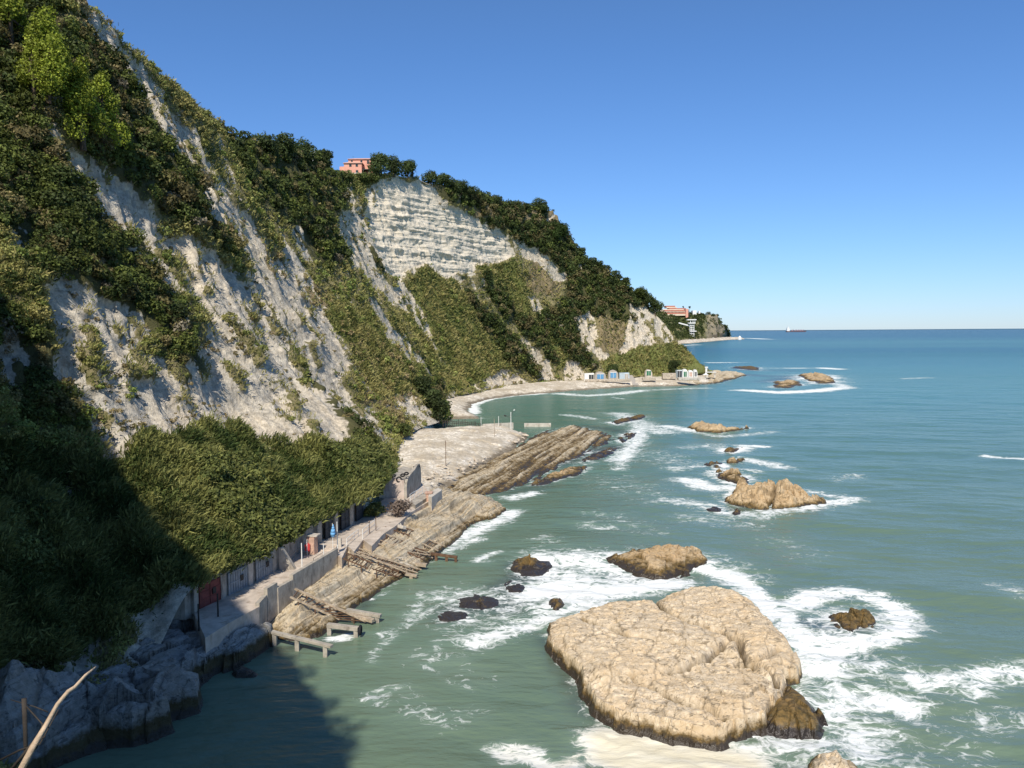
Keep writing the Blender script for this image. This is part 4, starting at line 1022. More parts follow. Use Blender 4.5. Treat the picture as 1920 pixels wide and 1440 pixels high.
T_('pine_tree', 60, 185, 85, 60, PINE * .8, 'narrow bright pine touching the left side of the large upper pine', seed=2, lobes=8, conical=True, card=2.0)
T_('pine_tree', 150, 262, 112, 85, PINE * .9, 'bright green pine below the large one, left of a close pair', seed=3, lobes=11, conical=True, card=2.0)
T_('pine_tree', 188, 266, 100, 80, PINE, 'yellow green pine with several tips, right of a close pair', seed=4, lobes=11, conical=True, card=2.0)
T_('pine_tree', 228, 272, 40, 34, PINE * .8, 'small young pine just downhill of the pair of bright pines', seed=5, lobes=6, conical=True)
T_('pine_tree', 12, 62, 80, 80, PINE * .9, 'bright pine cut by the top left corner of the picture', seed=6, lobes=9, conical=True)
for k, (x, y, h, w, lab) in enumerate([(500, 290, 36, 52, 'dark round tree at the left end of the clump near the pink house'), (535, 296, 42, 56, 'dark broad tree in the middle of the clump left of the pink house'), (572, 304, 44, 50, 'dark tree right in its clump, beside a bare pole left of the pink house'),
        (612, 306, 22, 32, 'low dark tree on the skyline between the bare pole and the pink house'), (636, 305, 20, 26, 'low tree close behind the left corner of the pink house'),
        (716, 328, 42, 44, 'big grey green tree directly right of the pink house'), (742, 328, 40, 38, 'dark tree behind the bright round shrub'), (768, 330, 32, 36, 'dark tree right of the bright round shrub on the plateau edge')]):
    T_('tree', x, y, h, w, OAK * (1.0 + .25 * (k % 3)), lab, seed=20 + k, lobes=8, card=1.8)
T_('shrub', 745, 328, 20, 17, A([.08, .15, .02]), 'bright green round clipped shrub on the lawn right of the pink house', cat='shrub', seed=31, lobes=5, card=1.6)
T_('bare_tree', 782, 326, 28, 26, OLIVE, 'leafless tree on the cliff edge right of the house trees', cat='tree', seed=32, lobes=7, bare=True, cover=0)
for k, (x, y, h, w) in enumerate([(684, 343, 15, 30), (655, 341, 13, 30), (704, 341, 13, 26)]):
    T_('shrub', x, y, h, w, GREEN * 1.1, ['garden shrub just below the right part of the pink house', 'small garden shrub below the left part of the pink house', 'garden shrub at the lawn edge between the pink house and the cliff'][k], cat='shrub', seed=35 + k, lobes=5, card=1.6)
for k, (x, y, h, w) in enumerate([(812, 338, 24, 26), (838, 346, 22, 24), (856, 356, 22, 22), (870, 364, 26, 22), (884, 368, 22, 22), (903, 374, 16, 16), (924, 378, 14, 14), (935, 380, 18, 18), (962, 386, 16, 16), (972, 388, 17, 18), (990, 390, 15, 14)]):
    T_('shrub', x, y + 3, h, w * 1.45, OAK * 1.2, ORD[k] + ' dark rounded shrub from the left along the crest above the white cliff', cat='shrub', group='dark shrubs along the crest above the white cliff', seed=40 + k, lobes=5, card=1.6)
T_('tree', 1020, 396, 24, 34, OAK * 1.2, 'lone dark tree on the high corner of the crest where it starts to drop', seed=55, lobes=7, card=1.7)
T_('tree', 1050, 448, 34, 44, A([.05, .085, .018]), 'bright green tree on the steep edge below the high corner of the crest', seed=56, lobes=8, card=1.7)
for k, (x, y, h, w) in enumerate([(1095, 480, 16, 18), (1118, 496, 18, 20), (1128, 500, 16, 18), (1142, 508, 16, 20), (1160, 520, 18, 20), (1182, 532, 18, 20)]):
    T_('tree', x, y, h, w, OAK * 1.15, ORD[k] + ' small dark tree from the top down the descending headland skyline', group='dark trees on the descending headland skyline', seed=60 + k, lobes=5, card=1.6)
for k, (x, y, h, w, lab) in enumerate([(1203, 562, 26, 34, 'yellowish pine leaning over the bare cream cliff, left one of three'), (1218, 574, 30, 30, 'dark pine over the bare cream cliff, middle one of three'), (1232, 590, 34, 28, 'dark pine at the tip above the bare cream cliff, right one of three')]):
    T_('pine_tree', x, y, h, w, [A([.06, .08, .015]), OAK, OAK * 1.3][k], lab, seed=70 + k, lobes=7, card=1.6)
for k, (x, y, h, w, lab) in enumerate([(797, 738, 40, 40, 'dark tree uphill in the group at the bend of the pebble beach'), (815, 768, 46, 40, 'dark tree in the middle of the group at the bend of the pebble beach'), (826, 786, 44, 34, 'dark tree standing lowest at the bend of the pebble beach, beside the fence')]):
    T_('tree', x, y, h, w, OAK * .9, lab, seed=75 + k, lobes=8, card=1.9)
T_('tree', 1264, 697, 28, 28, OAK, 'dark bushy tree above the stone walls between the far beach huts', seed=80, lobes=6, card=1.6)
T_('tree', 1152, 700, 20, 30, OAK * 1.3, 'dark green bush behind the blue beach huts', seed=81, lobes=5, card=1.6, cat='shrub')
T_('shrub', 765, 822, 26, 36, GREEN * 1.1, 'green bush on the pale scree above the pebble beach', cat='shrub', seed=82, lobes=5)
#%%BUILT

# ------------------------------------------------------------------ built things: materials
M_conc = simple_mat('weathered_concrete', (.40, .36, .30), .9, .35, .9, .5, (.17, .145, .12))
M_concl = simple_mat('pale_concrete', (.55, .50, .43), .9, .3, .8, .4, (.30, .24, .18))
M_floor = simple_mat('walkway_concrete', (.55, .47, .39), .9, .3, .6, .3, (.36, .28, .21))
M_wood = simple_mat('weathered_timber', (.42, .34, .25), .85, .4, 2, .5, (.16, .11, .07))
M_rust = simple_mat('rusty_steel', (.15, .085, .05), .8, .5, 2.5, .4, (.07, .04, .025))
M_iron = simple_mat('dark_iron', (.035, .032, .03), .6, .3, 2, .2)
M_white = simple_mat('white_paint', (.78, .78, .75), .6, .12, 2, .1)
M_red = simple_mat('faded_red_paint', (.22, .06, .05), .75, .3, 1.5, .2)
M_greyp = simple_mat('grey_painted_gate', (.30, .32, .33), .7, .3, 1.5, .2)
M_darkp = simple_mat('dark_shutter', (.05, .055, .06), .7, .3, 1.5, .2)
M_blue = simple_mat('blue_paint', (.12, .30, .50), .6, .25, 1.5, .1)
M_green = simple_mat('green_paint', (.03, .16, .08), .6, .25, 1.5, .1)
M_brick = simple_mat('pink_brick', (.55, .36, .27), .9, .3, 2.5, .4, (.28, .17, .13))
M_pinkw = simple_mat('pink_plaster', (.72, .36, .26), .9, .12, .4, .1)
M_roof = simple_mat('pink_roof_tiles', (.62, .36, .27), .9, .25, 1.2, .4)
M_shut = simple_mat('green_shutter', (.05, .09, .075), .7, .2, 1.5, .1)
M_stonew = simple_mat('rubble_stone', (.50, .43, .34), .9, .45, 1.6, .9, (.22, .18, .14))
M_tyre = simple_mat('black_rubber', (.018, .018, .02), .8, .2, 3, .2)
M_cloth = simple_mat('blue_cloth', (.16, .40, .72), .8, .15, 3, .2)
M_redc = simple_mat('red_cloth', (.5, .05, .05), .8, .15, 3, .2)
M_dead = simple_mat('bleached_branch', (.50, .38, .27), .8, .3, 4, .4)
M_deadd = simple_mat('dark_twigs', (.05, .042, .036), .9, .3, 4, .3)
M_glass = simple_mat('dark_glass', (.03, .04, .05), .15, .1, 2, 0)

def V3(a): return Vector((float(a[0]), float(a[1]), float(a[2])))
def lift(p, dz): return A([p[0], p[1], p[2] + dz])
# ---- walkway: outer edge at z 3.4, inner line along the garage fronts
ZW = 3.4
outer = [(385,1196),(430,1168),(485,1138),(500,1120),(549,1093),(590,1068),(634,1042),(641,1046),(652,1024),(664,1034),(681,1012),(697,1024),(719,1001),(742,986),(768,963),(790,948),(815,935)]
inner = [(790,905),(735,925),(700,950),(655,975),(600,1005),(560,1030),(520,1058),(470,1088),(420,1115),(362,1145)]
pts = [at_z(x, y, ZW) for x, y in outer + inner]
mb = MB().prism([(p[0], p[1]) for p in pts], .3, ZW)
tag(mb.build('walkway', M_floor), kind='structure')
def rel(mb, name, mat, root, **k): return mb.build(name, mat, root, **k)
# parapet walls along the walkway
def wall_run(name, pxs, z0, z1, th, mat, label, cat='wall', group=None):
    P = [at_z(p[0], p[1], p[2] if len(p) > 2 else ZW) for p in pxs]
    mb = MB()
    for a, b in zip(P[:-1], P[1:]):
        d = (b - a)[:2]; d = d / np.linalg.norm(d); nrm = A([-d[1], d[0]]) * th
        if nrm[0] > 0: nrm = -nrm
        e = d * .0
        mb.prism([(a[0], a[1]), (b[0], b[1]), (b[0] + nrm[0], b[1] + nrm[1]), (a[0] + nrm[0], a[1] + nrm[1])], z0, z1)
    o = mb.build(name, mat, origin=tuple(P[0][:2]) + (z0,)); tag(o, label, cat, group); return o
off = .05
def shift(pxs, d=.06): return [(x + d * 10, y) for x, y in pxs]
wall_run('parapet_wall', shift([(486,1137),(500,1121)]), 1.2, 3.72, .42, M_conc, 'short low concrete wall piece at the shaded end of the walkway, by the rounded boulder')
wall_run('parapet_wall', shift([(501,1121),(520,1109)]), 1.0, 4.35, .42, M_conc, 'tall short concrete wall piece between the two lower walkway walls')
wall_run('parapet_wall', shift([(521,1109.5),(548,1094)]), 1.0, 3.8, .42, M_conc, 'low concrete wall piece behind the top end of the nearest boat ramp')
wall_run('parapet_wall', shift([(549,1093.5),(590,1068.5),(633.5,1042)]), 1.0, 4.3, .42, M_conc, 'longest stained concrete wall along the walkway above the layered ramp')
post = at_z(634, 1046, 2.0)
tag(MB().box((post[0] + .25, post[1] - .1, 3.0), (.45, .45, 3.0)).build('wall_post', M_concl, origin=(post[0] + .25, post[1] - .1, 1.5), bevel=.04), 'pale concrete post at the far end of the longest walkway wall', 'post')

# garage fronts in the foot of the hill
def front_line(pxa, pxb, z=ZW):
    return at_z(*pxa, z), at_z(*pxb, z)
def gate(name, pxa, pxb, h, mat, label, cat='gate', bars=6, hatch=True, rails=3):
    a, b = front_line(pxa, pxb); d = (b - a); L = np.linalg.norm(d); d /= L; n = A([-d[1], d[0], 0]);
    if n[0] < 0: n = -n
    root = empty(name, tuple(a), label, cat); c = (a + b) / 2
    MB().bar(V3(lift(c - d * L / 2, h / 2)), V3(lift(c + d * L / 2, h / 2)), .08, h).build('door_panel', mat, root)
    f = MB()
    for k in range(rails): 
        z = .08 + (h - .16) * k / max(1, rails - 1); f.bar(V3(lift(a + n * .075, z)), V3(lift(b + n * .075, z)), .06, .09)
    for k in range(bars + 1):
        p = a + d * L * k / bars; f.bar(V3(lift(p + n * .08, .02)), V3(lift(p + n * .08, h - .02)), .05, .05, up=(1, 0, 0))
    f.build('door_frame', mat, root)
    if hatch:
        p = a + d * L * .68; MB().box(tuple(lift(p + n * .12, h * .55)), (.08, .45, .6), Matrix.Rotation(math.atan2(d[1], d[0]) - math.pi / 2, 3, 'Z')).build('hatch', M_iron, root)
    return root
def pier(pxa, h, w, mat, label, cat='pillar', name='concrete_pillar', px2=None, bev=.05, dz=0):
    a = at_z(*pxa, ZW) + A([0, 0, dz]); 
    o = MB().box((a[0] - w * .5, a[1], a[2] + h / 2 - .1), (w, w, h + .2), Matrix.Rotation(R(-14), 3, 'Z')).build(name, mat, origin=tuple(a), bevel=bev)
    return tag(o, label, cat)
gate('garage_gate', (374,1142), (413,1124), 2.3, M_red, 'faded red metal gate in the shade under overhanging reeds', bars=2, rails=4)
gate('garage_gate', (428,1117), (464,1099), 2.3, M_greyp, 'grey barred gate left of the middle concrete pillar', bars=8)
gate('garage_gate', (480,1091), (510,1075), 2.5, M_greyp, 'grey barred gate with small dark hatch, right of the middle concrete pillar', bars=7)
gate('garage_gate', (610,1012), (624,1005), 2.5, M_darkp, 'dark shutter door behind the closed blue umbrella', 'door', bars=2, hatch=False)
gate('garage_gate', (640,995), (654,987), 2.5, M_darkp, 'dark shutter door right of the tall thin pole', 'door', bars=2, hatch=False)
gate('garage_gate', (668,978), (680,970), 2.3, M_darkp, 'dark opening at the far end of the garage fronts, partly behind plants', 'door', bars=1, hatch=False)
pier((370,1146), 2.5, .7, M_conc, 'concrete pillar left of the red gate'); pier((421,1121), 2.5, .8, M_conc, 'concrete pillar right of the red gate')
pier((472,1096), 2.8, .8, M_concl, 'middle concrete pillar between the two grey barred gates'); pier((516,1072), 2.9, .9, M_conc, 'concrete pillar right of the grey gate with the hatch')
pier((601,1018), 3.4, 1.1, M_conc, 'wide ribbed concrete pillar between the brick pillar and the first dark shutter'); pier((632,1001), 3.3, .9, M_conc, 'concrete pillar between the two dark shutters'); pier((661,984), 3.3, 1.0, M_conc, 'root covered concrete pillar right of the second dark shutter')
# back wall above and between the doors
bw = [(352,1153),(395,1134),(445,1110),(495,1084),(528,1066),(560,1040),(602,1014),(632,998),(661,981),(690,966)]
P = [at_z(x, y, ZW) for x, y in bw]; mb = MB()
for a, b in zip(P[:-1], P[1:]):
    mb.prism([(a[0] - .25, a[1]), (b[0] - .25, b[1]), (b[0] - 1.6, b[1]), (a[0] - 1.6, a[1])], ZW - .5, ZW + 3.3)
tag(mb.build('garage_back_wall', M_conc), 'long rough concrete front wall holding all the gates, under the reeds', 'wall')
but = at_z(524, 1070, ZW); tag(MB().poly([V3(but), V3(but + A([1.6, .4, 0])), V3(but + A([0.2, .1, 2.6])), V3(but + A([0, 0, 2.6]))], (.1, .5, 0)).build('buttress', M_conc, origin=tuple(but)), 'sloping concrete buttress at the dark gap right of the grey gates', 'wall')
# brick pillar with cap and cloth
bp = at_z(584, 1040, ZW); root = empty('brick_pillar', tuple(bp), 'pink brick pillar with pale slab on top and red cloth hung on it', 'pillar')
MB().box((bp[0], bp[1] + .5, bp[2] + 1.1), (1.0, 1.0, 2.2), Matrix.Rotation(R(-14), 3, 'Z')).build('shaft', M_brick, root, bevel=.04)
MB().box((bp[0] + .1, bp[1] + .5, bp[2] + 2.27), (1.45, 1.2, .14), Matrix.Rotation(R(-10), 3, 'Z')).build('cap', M_concl, root)
rc = bp + A([-.45, -.12, 1.0]); MB().poly([V3(rc + A([-.25, 0, -.5])), V3(rc + A([.3, 0, -.6])), V3(rc + A([.35, 0, .3])), V3(rc + A([0, 0, .55])), V3(rc + A([-.3, 0, .2]))], (0, -.08, 0)).build('cloth', M_redc, root)
# steps and dark hollow on the walkway
st = at_z(612, 1032, ZW); mb = MB()
for k in range(4): mb.box((st[0] - .2 + .0 * k, st[1] + k * .42, ZW + .06 + k * .12), (2.6, .42, .12 + .0001 * k))
tag(mb.build('steps', M_floor, origin=tuple(st)), 'low concrete steps on the sunlit walkway beside the brick pillar', 'steps')
# poles, umbrella and railings
def pole(px, py, h, r, mat, label, name='pole', z=ZW, group=None, lean=(0, 0)):
    a = at_z(px, py, z); o = MB().tube(V3(a + A([0, 0, -.3])), V3(a + A([lean[0], lean[1], h])), r, r * .85, 8).build(name, mat, origin=tuple(a)); return tag(o, label, 'pole', group)
pole(373, 1177, 2.2, .09, M_iron, 'dark post at the walkway edge in front of the red gate, left one'); pole(409, 1156, 2.2, .09, M_iron, 'dark post at the walkway edge in front of the red gate, right one')
pole(446, 1107, 2.1, .08, M_iron, 'thin dark post in front of the left grey barred gate'); pole(566.5, 1073, 3.3, .06, M_white, 'white pole on the walkway before the brick pillar')
pole(576, 1041, 1.9, .05, M_white, 'short white post at the foot of the brick pillar'); pole(607, 1051, 2.0, .05, M_white, 'thin pale post on the sunlit walkway, nearest the sea wall')
pole(633, 1038, 3.9, .055, M_white, 'tall thin pole with white upper half, right of the blue umbrella'); pole(572, 1012, 2.6, .05, M_white, 'pale pole partly hidden by reeds behind the brick pillar')
pole(705, 995, 1.9, .05, M_rust, 'rusty thin post at the rear of the far boat chute'); pole(693, 1000, 1.7, .05, M_rust, 'rusty thin post left of the others behind the far boat chute')
ua = at_z(624.5, 1043, ZW); root = empty('umbrella', tuple(ua), 'closed blue beach umbrella on a thin pole standing on the walkway', 'umbrella')
MB().tube(V3(ua), V3(ua + A([0, 0, 4.0])), .035, .03, 6).build('pole', M_white, root)
um = MB(); zz = [2.35, 2.5, 2.9, 3.3, 3.6, 3.85]; rr_ = [.10, .26, .30, .20, .12, .04]
for k in range(5): um.tube(V3(ua + A([0.02 * k, 0, zz[k]])), V3(ua + A([0.02 * (k + 1), 0, zz[k + 1] + .005])), rr_[k], rr_[k + 1], 9)
um.build('canopy', M_cloth, root, smooth=True)
def railing(pts3, label, mat=M_white, h=.95, mid=True, name='railing', r=.03, group=None):
    root = empty(name, tuple(pts3[0]), label, 'railing', group)
    for k in range(len(pts3)):
        MB().tube(V3(pts3[k]), V3(lift(pts3[k], h)), r, r, 6).build('post', mat, root)
    mb = MB()
    for a, b in zip(pts3[:-1], pts3[1:]): 
        mb.tube(V3(lift(a, h)), V3(lift(b, h)), r, r, 6)
        if mid: mb.tube(V3(lift(a, h * .5)), V3(lift(b, h * .5)), r * .8, r * .8, 6)
    mb.build('rail', mat, root); return root
railing([at_z(650, 1024, ZW), at_z(664, 1012, ZW), at_z(672, 1006, ZW)], 'pale pipe railing beside the first boat chute', r=.035)
railing([at_z(680, 1011, ZW), at_z(691, 1002, ZW), at_z(703, 992, ZW)], 'pale pipe railing beside the second boat chute', r=.035, h=1.3)
railing([at_z(538, 1062, ZW), at_z(552, 1050, ZW), at_z(566, 1040, ZW)], 'rope railing rising beside the shaded steps left of the brick pillar', r=.025, mid=False, mat=M_wood)
railing([at_z(588, 1062, ZW), at_z(607, 1050, ZW)], 'short dark pipe railing on the shaded walkway behind the longest wall', r=.025, mat=M_iron)

# ---- boat slipways
def slip(name, a0, a1, b0, b1, n, label, mat_r=M_rust, mat_t=M_rust, rw=.13, tw=.08, legs=3, wood=False, ground=.2):
    """two rails a0-a1 and b0-b1 joined by ties, standing on legs"""
    a0, a1, b0, b1 = [np.asarray(q, float) for q in (a0, a1, b0, b1)]
    root = empty(name, tuple(a0), label, 'slipway', 'boat slipways over the rock shelf')
    for p, q in ((a0, a1), (b0, b1)): MB().bar(V3(p), V3(q), rw, rw * .9).build('rail', M_wood if wood else mat_r, root)
    for k in range(n):
        t = (k + .5) / n; p = a0 * (1 - t) + a1 * t; q = b0 * (1 - t) + b1 * t
        MB().bar(V3(lift(p, -.1)), V3(lift(q, -.1)), tw, tw).build('tie', mat_t, root)
    for k in range(legs):
        t = (k + .5) / legs
        for p0, p1 in ((a0, a1), (b0, b1)):
            p = p0 * (1 - t) + p1 * t; MB().bar(V3(lift(p, -.1)), V3(A([p[0], p[1], min(ground, p[2] - 1.2)])), .1, .1, up=(1, 0, 0)).build('leg', mat_t, root)
    return root
Z = at_z
slip('slipway', Z(553,1104,3.1), Z(686,1165,.35), Z(544,1119,2.9), Z(637,1161,.3), 12, 'nearest long rusty boat slipway with one pale timber rail on the layered ramp', wood=True, rw=.2)
slip('slipway', Z(641,1046,3.2), Z(690,1066,2.0), Z(650,1037,3.2), Z(700,1056,2.0), 7, 'short slipway coming out of the first walkway chute', legs=2)
slip('slipway', Z(697,1066,2.0), Z(748,1082,.5), Z(712,1060,2.0), Z(758,1075,.5), 8, 'lower rusty slipway between the first chute and the water', legs=3)
slip('slipway', Z(655,1030,3.3), Z(760,1072,1.), Z(668,1026,3.2), Z(768,1064,1.), 14, 'long tangled slipway just beyond the first walkway chute', wood=True, legs=4)
slip('slipway', Z(699,1007,3.4), Z(745,1025,2.2), Z(714,998,3.4), Z(758,1013,2.2), 7, 'slipway with pale rails coming out of the second walkway chute', wood=True, legs=2)
slip('slipway', Z(740,1024,2.2), Z(795,1050,.8), Z(752,1016,2.2), Z(806,1038,.8), 9, 'rusty truss slipway dropping from the second chute to the water', legs=4)
slip('slipway', Z(664,1038,3.1), Z(784,1074,.5), Z(672,1034,3.1), Z(790,1068,.5), 10, 'long narrow pale railed slipway crossing the middle of the tangle', wood=True, legs=4)
slip('slipway', Z(690,1014,3.3), Z(812,1046,.5), Z(697,1009,3.3), Z(820,1041,.5), 11, 'long narrow timber slipway beside the second walkway chute, reaching the dark beam', wood=True, legs=4)
slip('slipway', Z(722,988,3.4), Z(768,1004,2.3), Z(730,980,3.4), Z(776,995,2.3), 6, 'dark slipway frame behind the second walkway chute', legs=2)
slip('slipway', Z(770,1008,2.2), Z(822,1033,.6), Z(778,1000,2.2), Z(834,1024,.6), 9, 'farther pale railed slipway ending at the blocky ochre rocks', wood=True, legs=3)
slip('slipway', Z(842,932,2.6), Z(905,956,.9), Z(848,926,2.6), Z(918,949,.9), 8, 'rusty slipway over the ochre rocks beyond the vaulted hut', legs=3)
def beam(name, p, q, w, h, label, mat=M_conc, legs=(.5, .9), round_end=False):
    root = empty(name, tuple(p), label, 'beam', 'concrete beams running into the water')
    MB().bar(V3(p), V3(q), w, h).build('deck', mat, root, bevel=.02)
    for t in legs:
        c = np.asarray(p) * (1 - t) + np.asarray(q) * t; MB().bar(V3(lift(c, -h / 2)), V3(A([c[0], c[1], -1.4])), w * .8, w * .8, up=(1, 0, 0)).build('leg', mat, root)
    if round_end:
        d = np.asarray(q) - np.asarray(p); d /= np.linalg.norm(d); c = np.asarray(q) + d * .2
        MB().torus(V3(lift(c, -.1)), .38, .14, Matrix.Rotation(math.pi / 2, 3, 'Y')).build('tyre', M_tyre, root, smooth=True)
    return root
beam('concrete_beam', Z(506,1184,1.35), Z(622,1212,1.05), .48, .26, 'longest pale concrete beam, nearest the camera, standing in the water on stubs', legs=(.08, .45, .9))
beam('concrete_beam', Z(614,1172,.9), Z(672,1179,.75), .5, .4, 'short pale beam with a tyre on its end', legs=(.06, .92), round_end=True)
beam('concrete_beam', Z(650,1144,.95), Z(714,1155,.7), .5, .35, 'pale beam right of the nearest slipway, pointing out to sea', legs=(.9,))
beam('concrete_beam', Z(628,1143,.8), Z(700,1164,.45), .55, .35, 'brown stained beam under the foot of the nearest slipway', mat=M_wood, legs=(.5,))
beam('concrete_beam', Z(748,1053,.9), Z(800,1060,.6), .6, .4, 'ochre stained round beam reaching the water in mid distance', mat=M_wood, legs=(.6,))
beam('concrete_beam', Z(808,1038,.8), Z(857,1045,.55), .45, .3, 'dark beam with short posts, farthest of those in the water', mat=M_rust, legs=(.2, .6, .95))
beam('concrete_beam', Z(760,1076,.6), Z(782,1080,.4), .5, .3, 'short brown beam just touching the water below the tangled slipways', mat=M_wood, legs=(.5,))
# loose planks and scrap on the ramps
rng = np.random.default_rng(5)
for k, (x, y) in enumerate([(712,1048),(728,1040),(742,1046),(700,1040),(722,1056),(762,1028),(776,1036),(788,1030),(750,1054),(735,1064)]):
    p = Z(x, y, 1.9 - .08 * k); d = A([rng.uniform(.6, 1), rng.uniform(-.5, .2), rng.uniform(-.25, .1)]) * rng.uniform(1.2, 2.6)
    o = MB().bar(V3(p), V3(p + d), .18, .08).bar(V3(p + d * .3 + A([0, .02, -.6])), V3(p + d * .32 + A([.02, 0, .0])), .1, .1, up=(1, 0, 0)).build('plank', [M_wood, M_rust, M_concl][k % 3], origin=tuple(p))
    tag(o, ['pale weathered plank lying loose among the broken slipways', 'rusty brown bar lying loose among the broken slipways', 'grey concrete stick lying loose among the broken slipways'][k % 3], 'plank', 'loose planks among the slipways')

# ---- vaulted hut with tyres
g0 = Z(763, 937, 3.2); g1 = Z(790, 911, 3.4)
root = empty('vaulted_hut', tuple(g0), 'curved concrete hut end with grey sea side and pinkish lit wall, tyres on its top', 'hut')
zt = 7.1; ax = (g1 - g0) / np.linalg.norm(g1 - g0); Lh = np.linalg.norm(g1 - g0)
prof_ = [(0, 0), (0, .50), (.015, .64), (.05, .76), (.12, .85), (.26, .91), (.55, .97), (.75, 1.06), (.9, 1.05), (.97, .85), (1, .55), (1, 0)]
pp = [V3(g0 + ax * Lh * t + A([0, 0, (zt - 3.2) * h])) for t, h in prof_]
MB().poly(pp, (-.45, .1, 0)).build('sea_side_wall', M_conc, root)
e0 = g0 + A([-.46, .12, 0]); ew = [e0, e0 + A([-4.2, 1.4, 0]), e0 + A([-4.2, 1.4, 3.0]), e0 + A([-2.4, .8, 3.55]), e0 + A([0, 0, 3.05]), ]
MB().poly([V3(q) for q in ew], (.0, .4, 0)).build('end_wall', simple_mat('pinkish_plaster', (.56, .46, .39), .9, .25, .9, .3, (.36, .27, .22)), root)
MB().poly([V3(q + A([0, .41, -.1])) for q in ew], V3(ax * (Lh - 1.2))).build('vault', M_conc, root)
def tyre(p, rot, label, r=.34):
    o = MB().torus((0, 0, 0), r, .12, rot).build('tyre', M_tyre, smooth=True); o.location = V3(p); tag(o, label, 'tyre', 'tyres on the vaulted hut'); return o
RX = Matrix.Rotation(math.pi / 2, 3, 'X')
tyre(Z(748, 899, 0) * 0 + at_Y(748, 899, e0[1] - .0 + .32), RX, 'tyre hanging on the pinkish lit end wall of the vaulted hut', .38)
for x, y, lab in [(762, 888, 'tyre on the roof edge nearest the grey wall'), (755, 891, 'second tyre from the right along the hut roof edge'), (738, 892, 'tyre second from the left along the hut roof edge'), (731, 893, 'leftmost tyre along the hut roof edge'), (779, 876, 'tyre on top of the grey sea side wall, left of its peak'), (783, 874, 'tyre at the very peak of the grey sea side wall')]:
    tyre(at_Y(x, y, e0[1] + (.5 if x < 770 else 9)), Matrix.Rotation(.5, 3, 'X'), lab, .3)
tr = [Z(768, 940, 4.0), Z(797, 922, 4.0), Z(808, 928, 4.0), Z(779, 947, 4.0)]
tag(MB().prism([(q[0], q[1]) for q in tr], .8, 4.0).build('terrace', M_conc, origin=tuple(tr[0])), 'dark walled concrete terrace in front of the vaulted hut', 'terrace')
railing([Z(769, 940, 4.02), Z(777, 935, 4.02), Z(784, 931, 4.02), Z(792, 926, 4.02)], 'white pipe railing on the terrace of the vaulted hut', r=.04, h=1.1)
bk = [Z(803, 930, 4.6), Z(809, 932, 4.6), Z(829, 918, 4.6), Z(821, 914, 4.6), Z(806, 922, 4.6)]
tag(MB().prism([(q[0], q[1]) for q in bk], .6, 4.6).build('concrete_block', M_concl, origin=tuple(bk[0]), bevel=.05), 'big pale concrete block with dark sea side right of the vaulted hut', 'block')
pr = Z(804, 952, 2.4); tag(MB().box((pr[0], pr[1] + .4, 3.4), (.95, .95, 2.6)).box((pr[0], pr[1] + .4, 4.75), (1.25, 1.25, .2)).build('concrete_pillar', M_brick, origin=tuple(pr), bevel=.03), 'pinkish square pillar with flat cap at the corner of the big pale block', 'pillar')
# dead brown bush and rubble beside the hut
db = Z(750, 968, 3.4); tree('dead_bush', db, 2.6, 3.4, A([.20, .155, .125]), 'leafless greyish brown bush in front of the vaulted hut', cat='shrub', seed=91, lobes=9, card=1.5, cover=1.3, bark=simple_mat('grey_twigs', (.22, .17, .14)))
for k, (x, y, w, lab) in enumerate([(695, 968, 1.5, 'green reed clump on the walkway before the last dark opening'), (708, 962, 1.5, 'pale green reed clump left of the dead bush')]):
    tree('shrub', Z(x, y, 3.4), w * 1.1, w * 1.7, YEL * 1.0, lab, cat='shrub', seed=93 + k, lobes=7, card=1.6)
for k, (x, y, s_, lab) in enumerate([(738, 985, 1.2, 'dark broken slab of concrete at the foot of the dead bush'), (724, 992, .9, 'grey broken slab leaning between the dead bush and the second chute'), (752, 988, .8, 'small pale broken slab right below the dead bush')]):
    p = Z(x, y, 3.0); o = MB().box(tuple(p), (s_ * 1.8, s_, .5), Matrix.Rotation(.4 + k, 3, 'Z') @ Matrix.Rotation(.35, 3, 'X')).build('concrete_slab', M_conc if k < 2 else M_concl, origin=tuple(p), bevel=.08); tag(o, lab, 'slab')

# ---- small structures round the pebble beach
def wallpx(x0, y0, x1, y1, z0, z1, th, mat, label, name='concrete_wall', cat='wall'):
    a = Z(x0, y0, z0); b = Z(x1, y1, z0); o = MB().bar(V3(lift(a, (z1 - z0) / 2 - .4)), V3(lift(b, (z1 - z0) / 2 - .4)), th, z1 - z0 + .8).build(name, mat, origin=tuple(a), bevel=.04); return tag(o, label, cat)
wallpx(905, 802, 962, 799, .8, 1.9, .8, M_concl, 'low pale jetty wall at the far edge of the rubble cove', 'jetty', 'jetty')
wallpx(983, 800, 1033, 800, .0, 1.1, 1.0, M_concl, 'low pale jetty piece standing in the water right of the lamp post', 'jetty', 'jetty')
fr = empty('fence', tuple(Z(830, 797, 2.6)), 'dark wooden fence of uneven stakes above the far edge of the rubble cove', 'fence')
rng = np.random.default_rng(8); fp = [Z(831 + 4.1 * k, 797 + .3 * k, 2.4 - .07 * k) for k in range(18)]
for k, q in enumerate(fp): MB().bar(V3(lift(q, -.5)), V3(lift(q, rng.uniform(1.2, 2.3)) + A([rng.normal() * .08, 0, 0])), .16, .16, up=(1, 0, 0)).build('stake', M_deadd, fr)
m_ = MB()
for a, b in zip(fp[:-1], fp[1:]): m_.bar(V3(lift(a, .75)), V3(lift(b, .75)), .1, .14).bar(V3(lift(a, 1.25)), V3(lift(b, 1.25)), .1, .14)
m_.build('rail', M_deadd, fr)
pole(836, 873, 5.3, .07, M_rust, 'thin rusty pole alone in the middle of the rubble cove', z=1.8); pole(927, 822, 5.3, .08, M_wood, 'slim pale pole at the far side of the rubble cove', z=1.4)
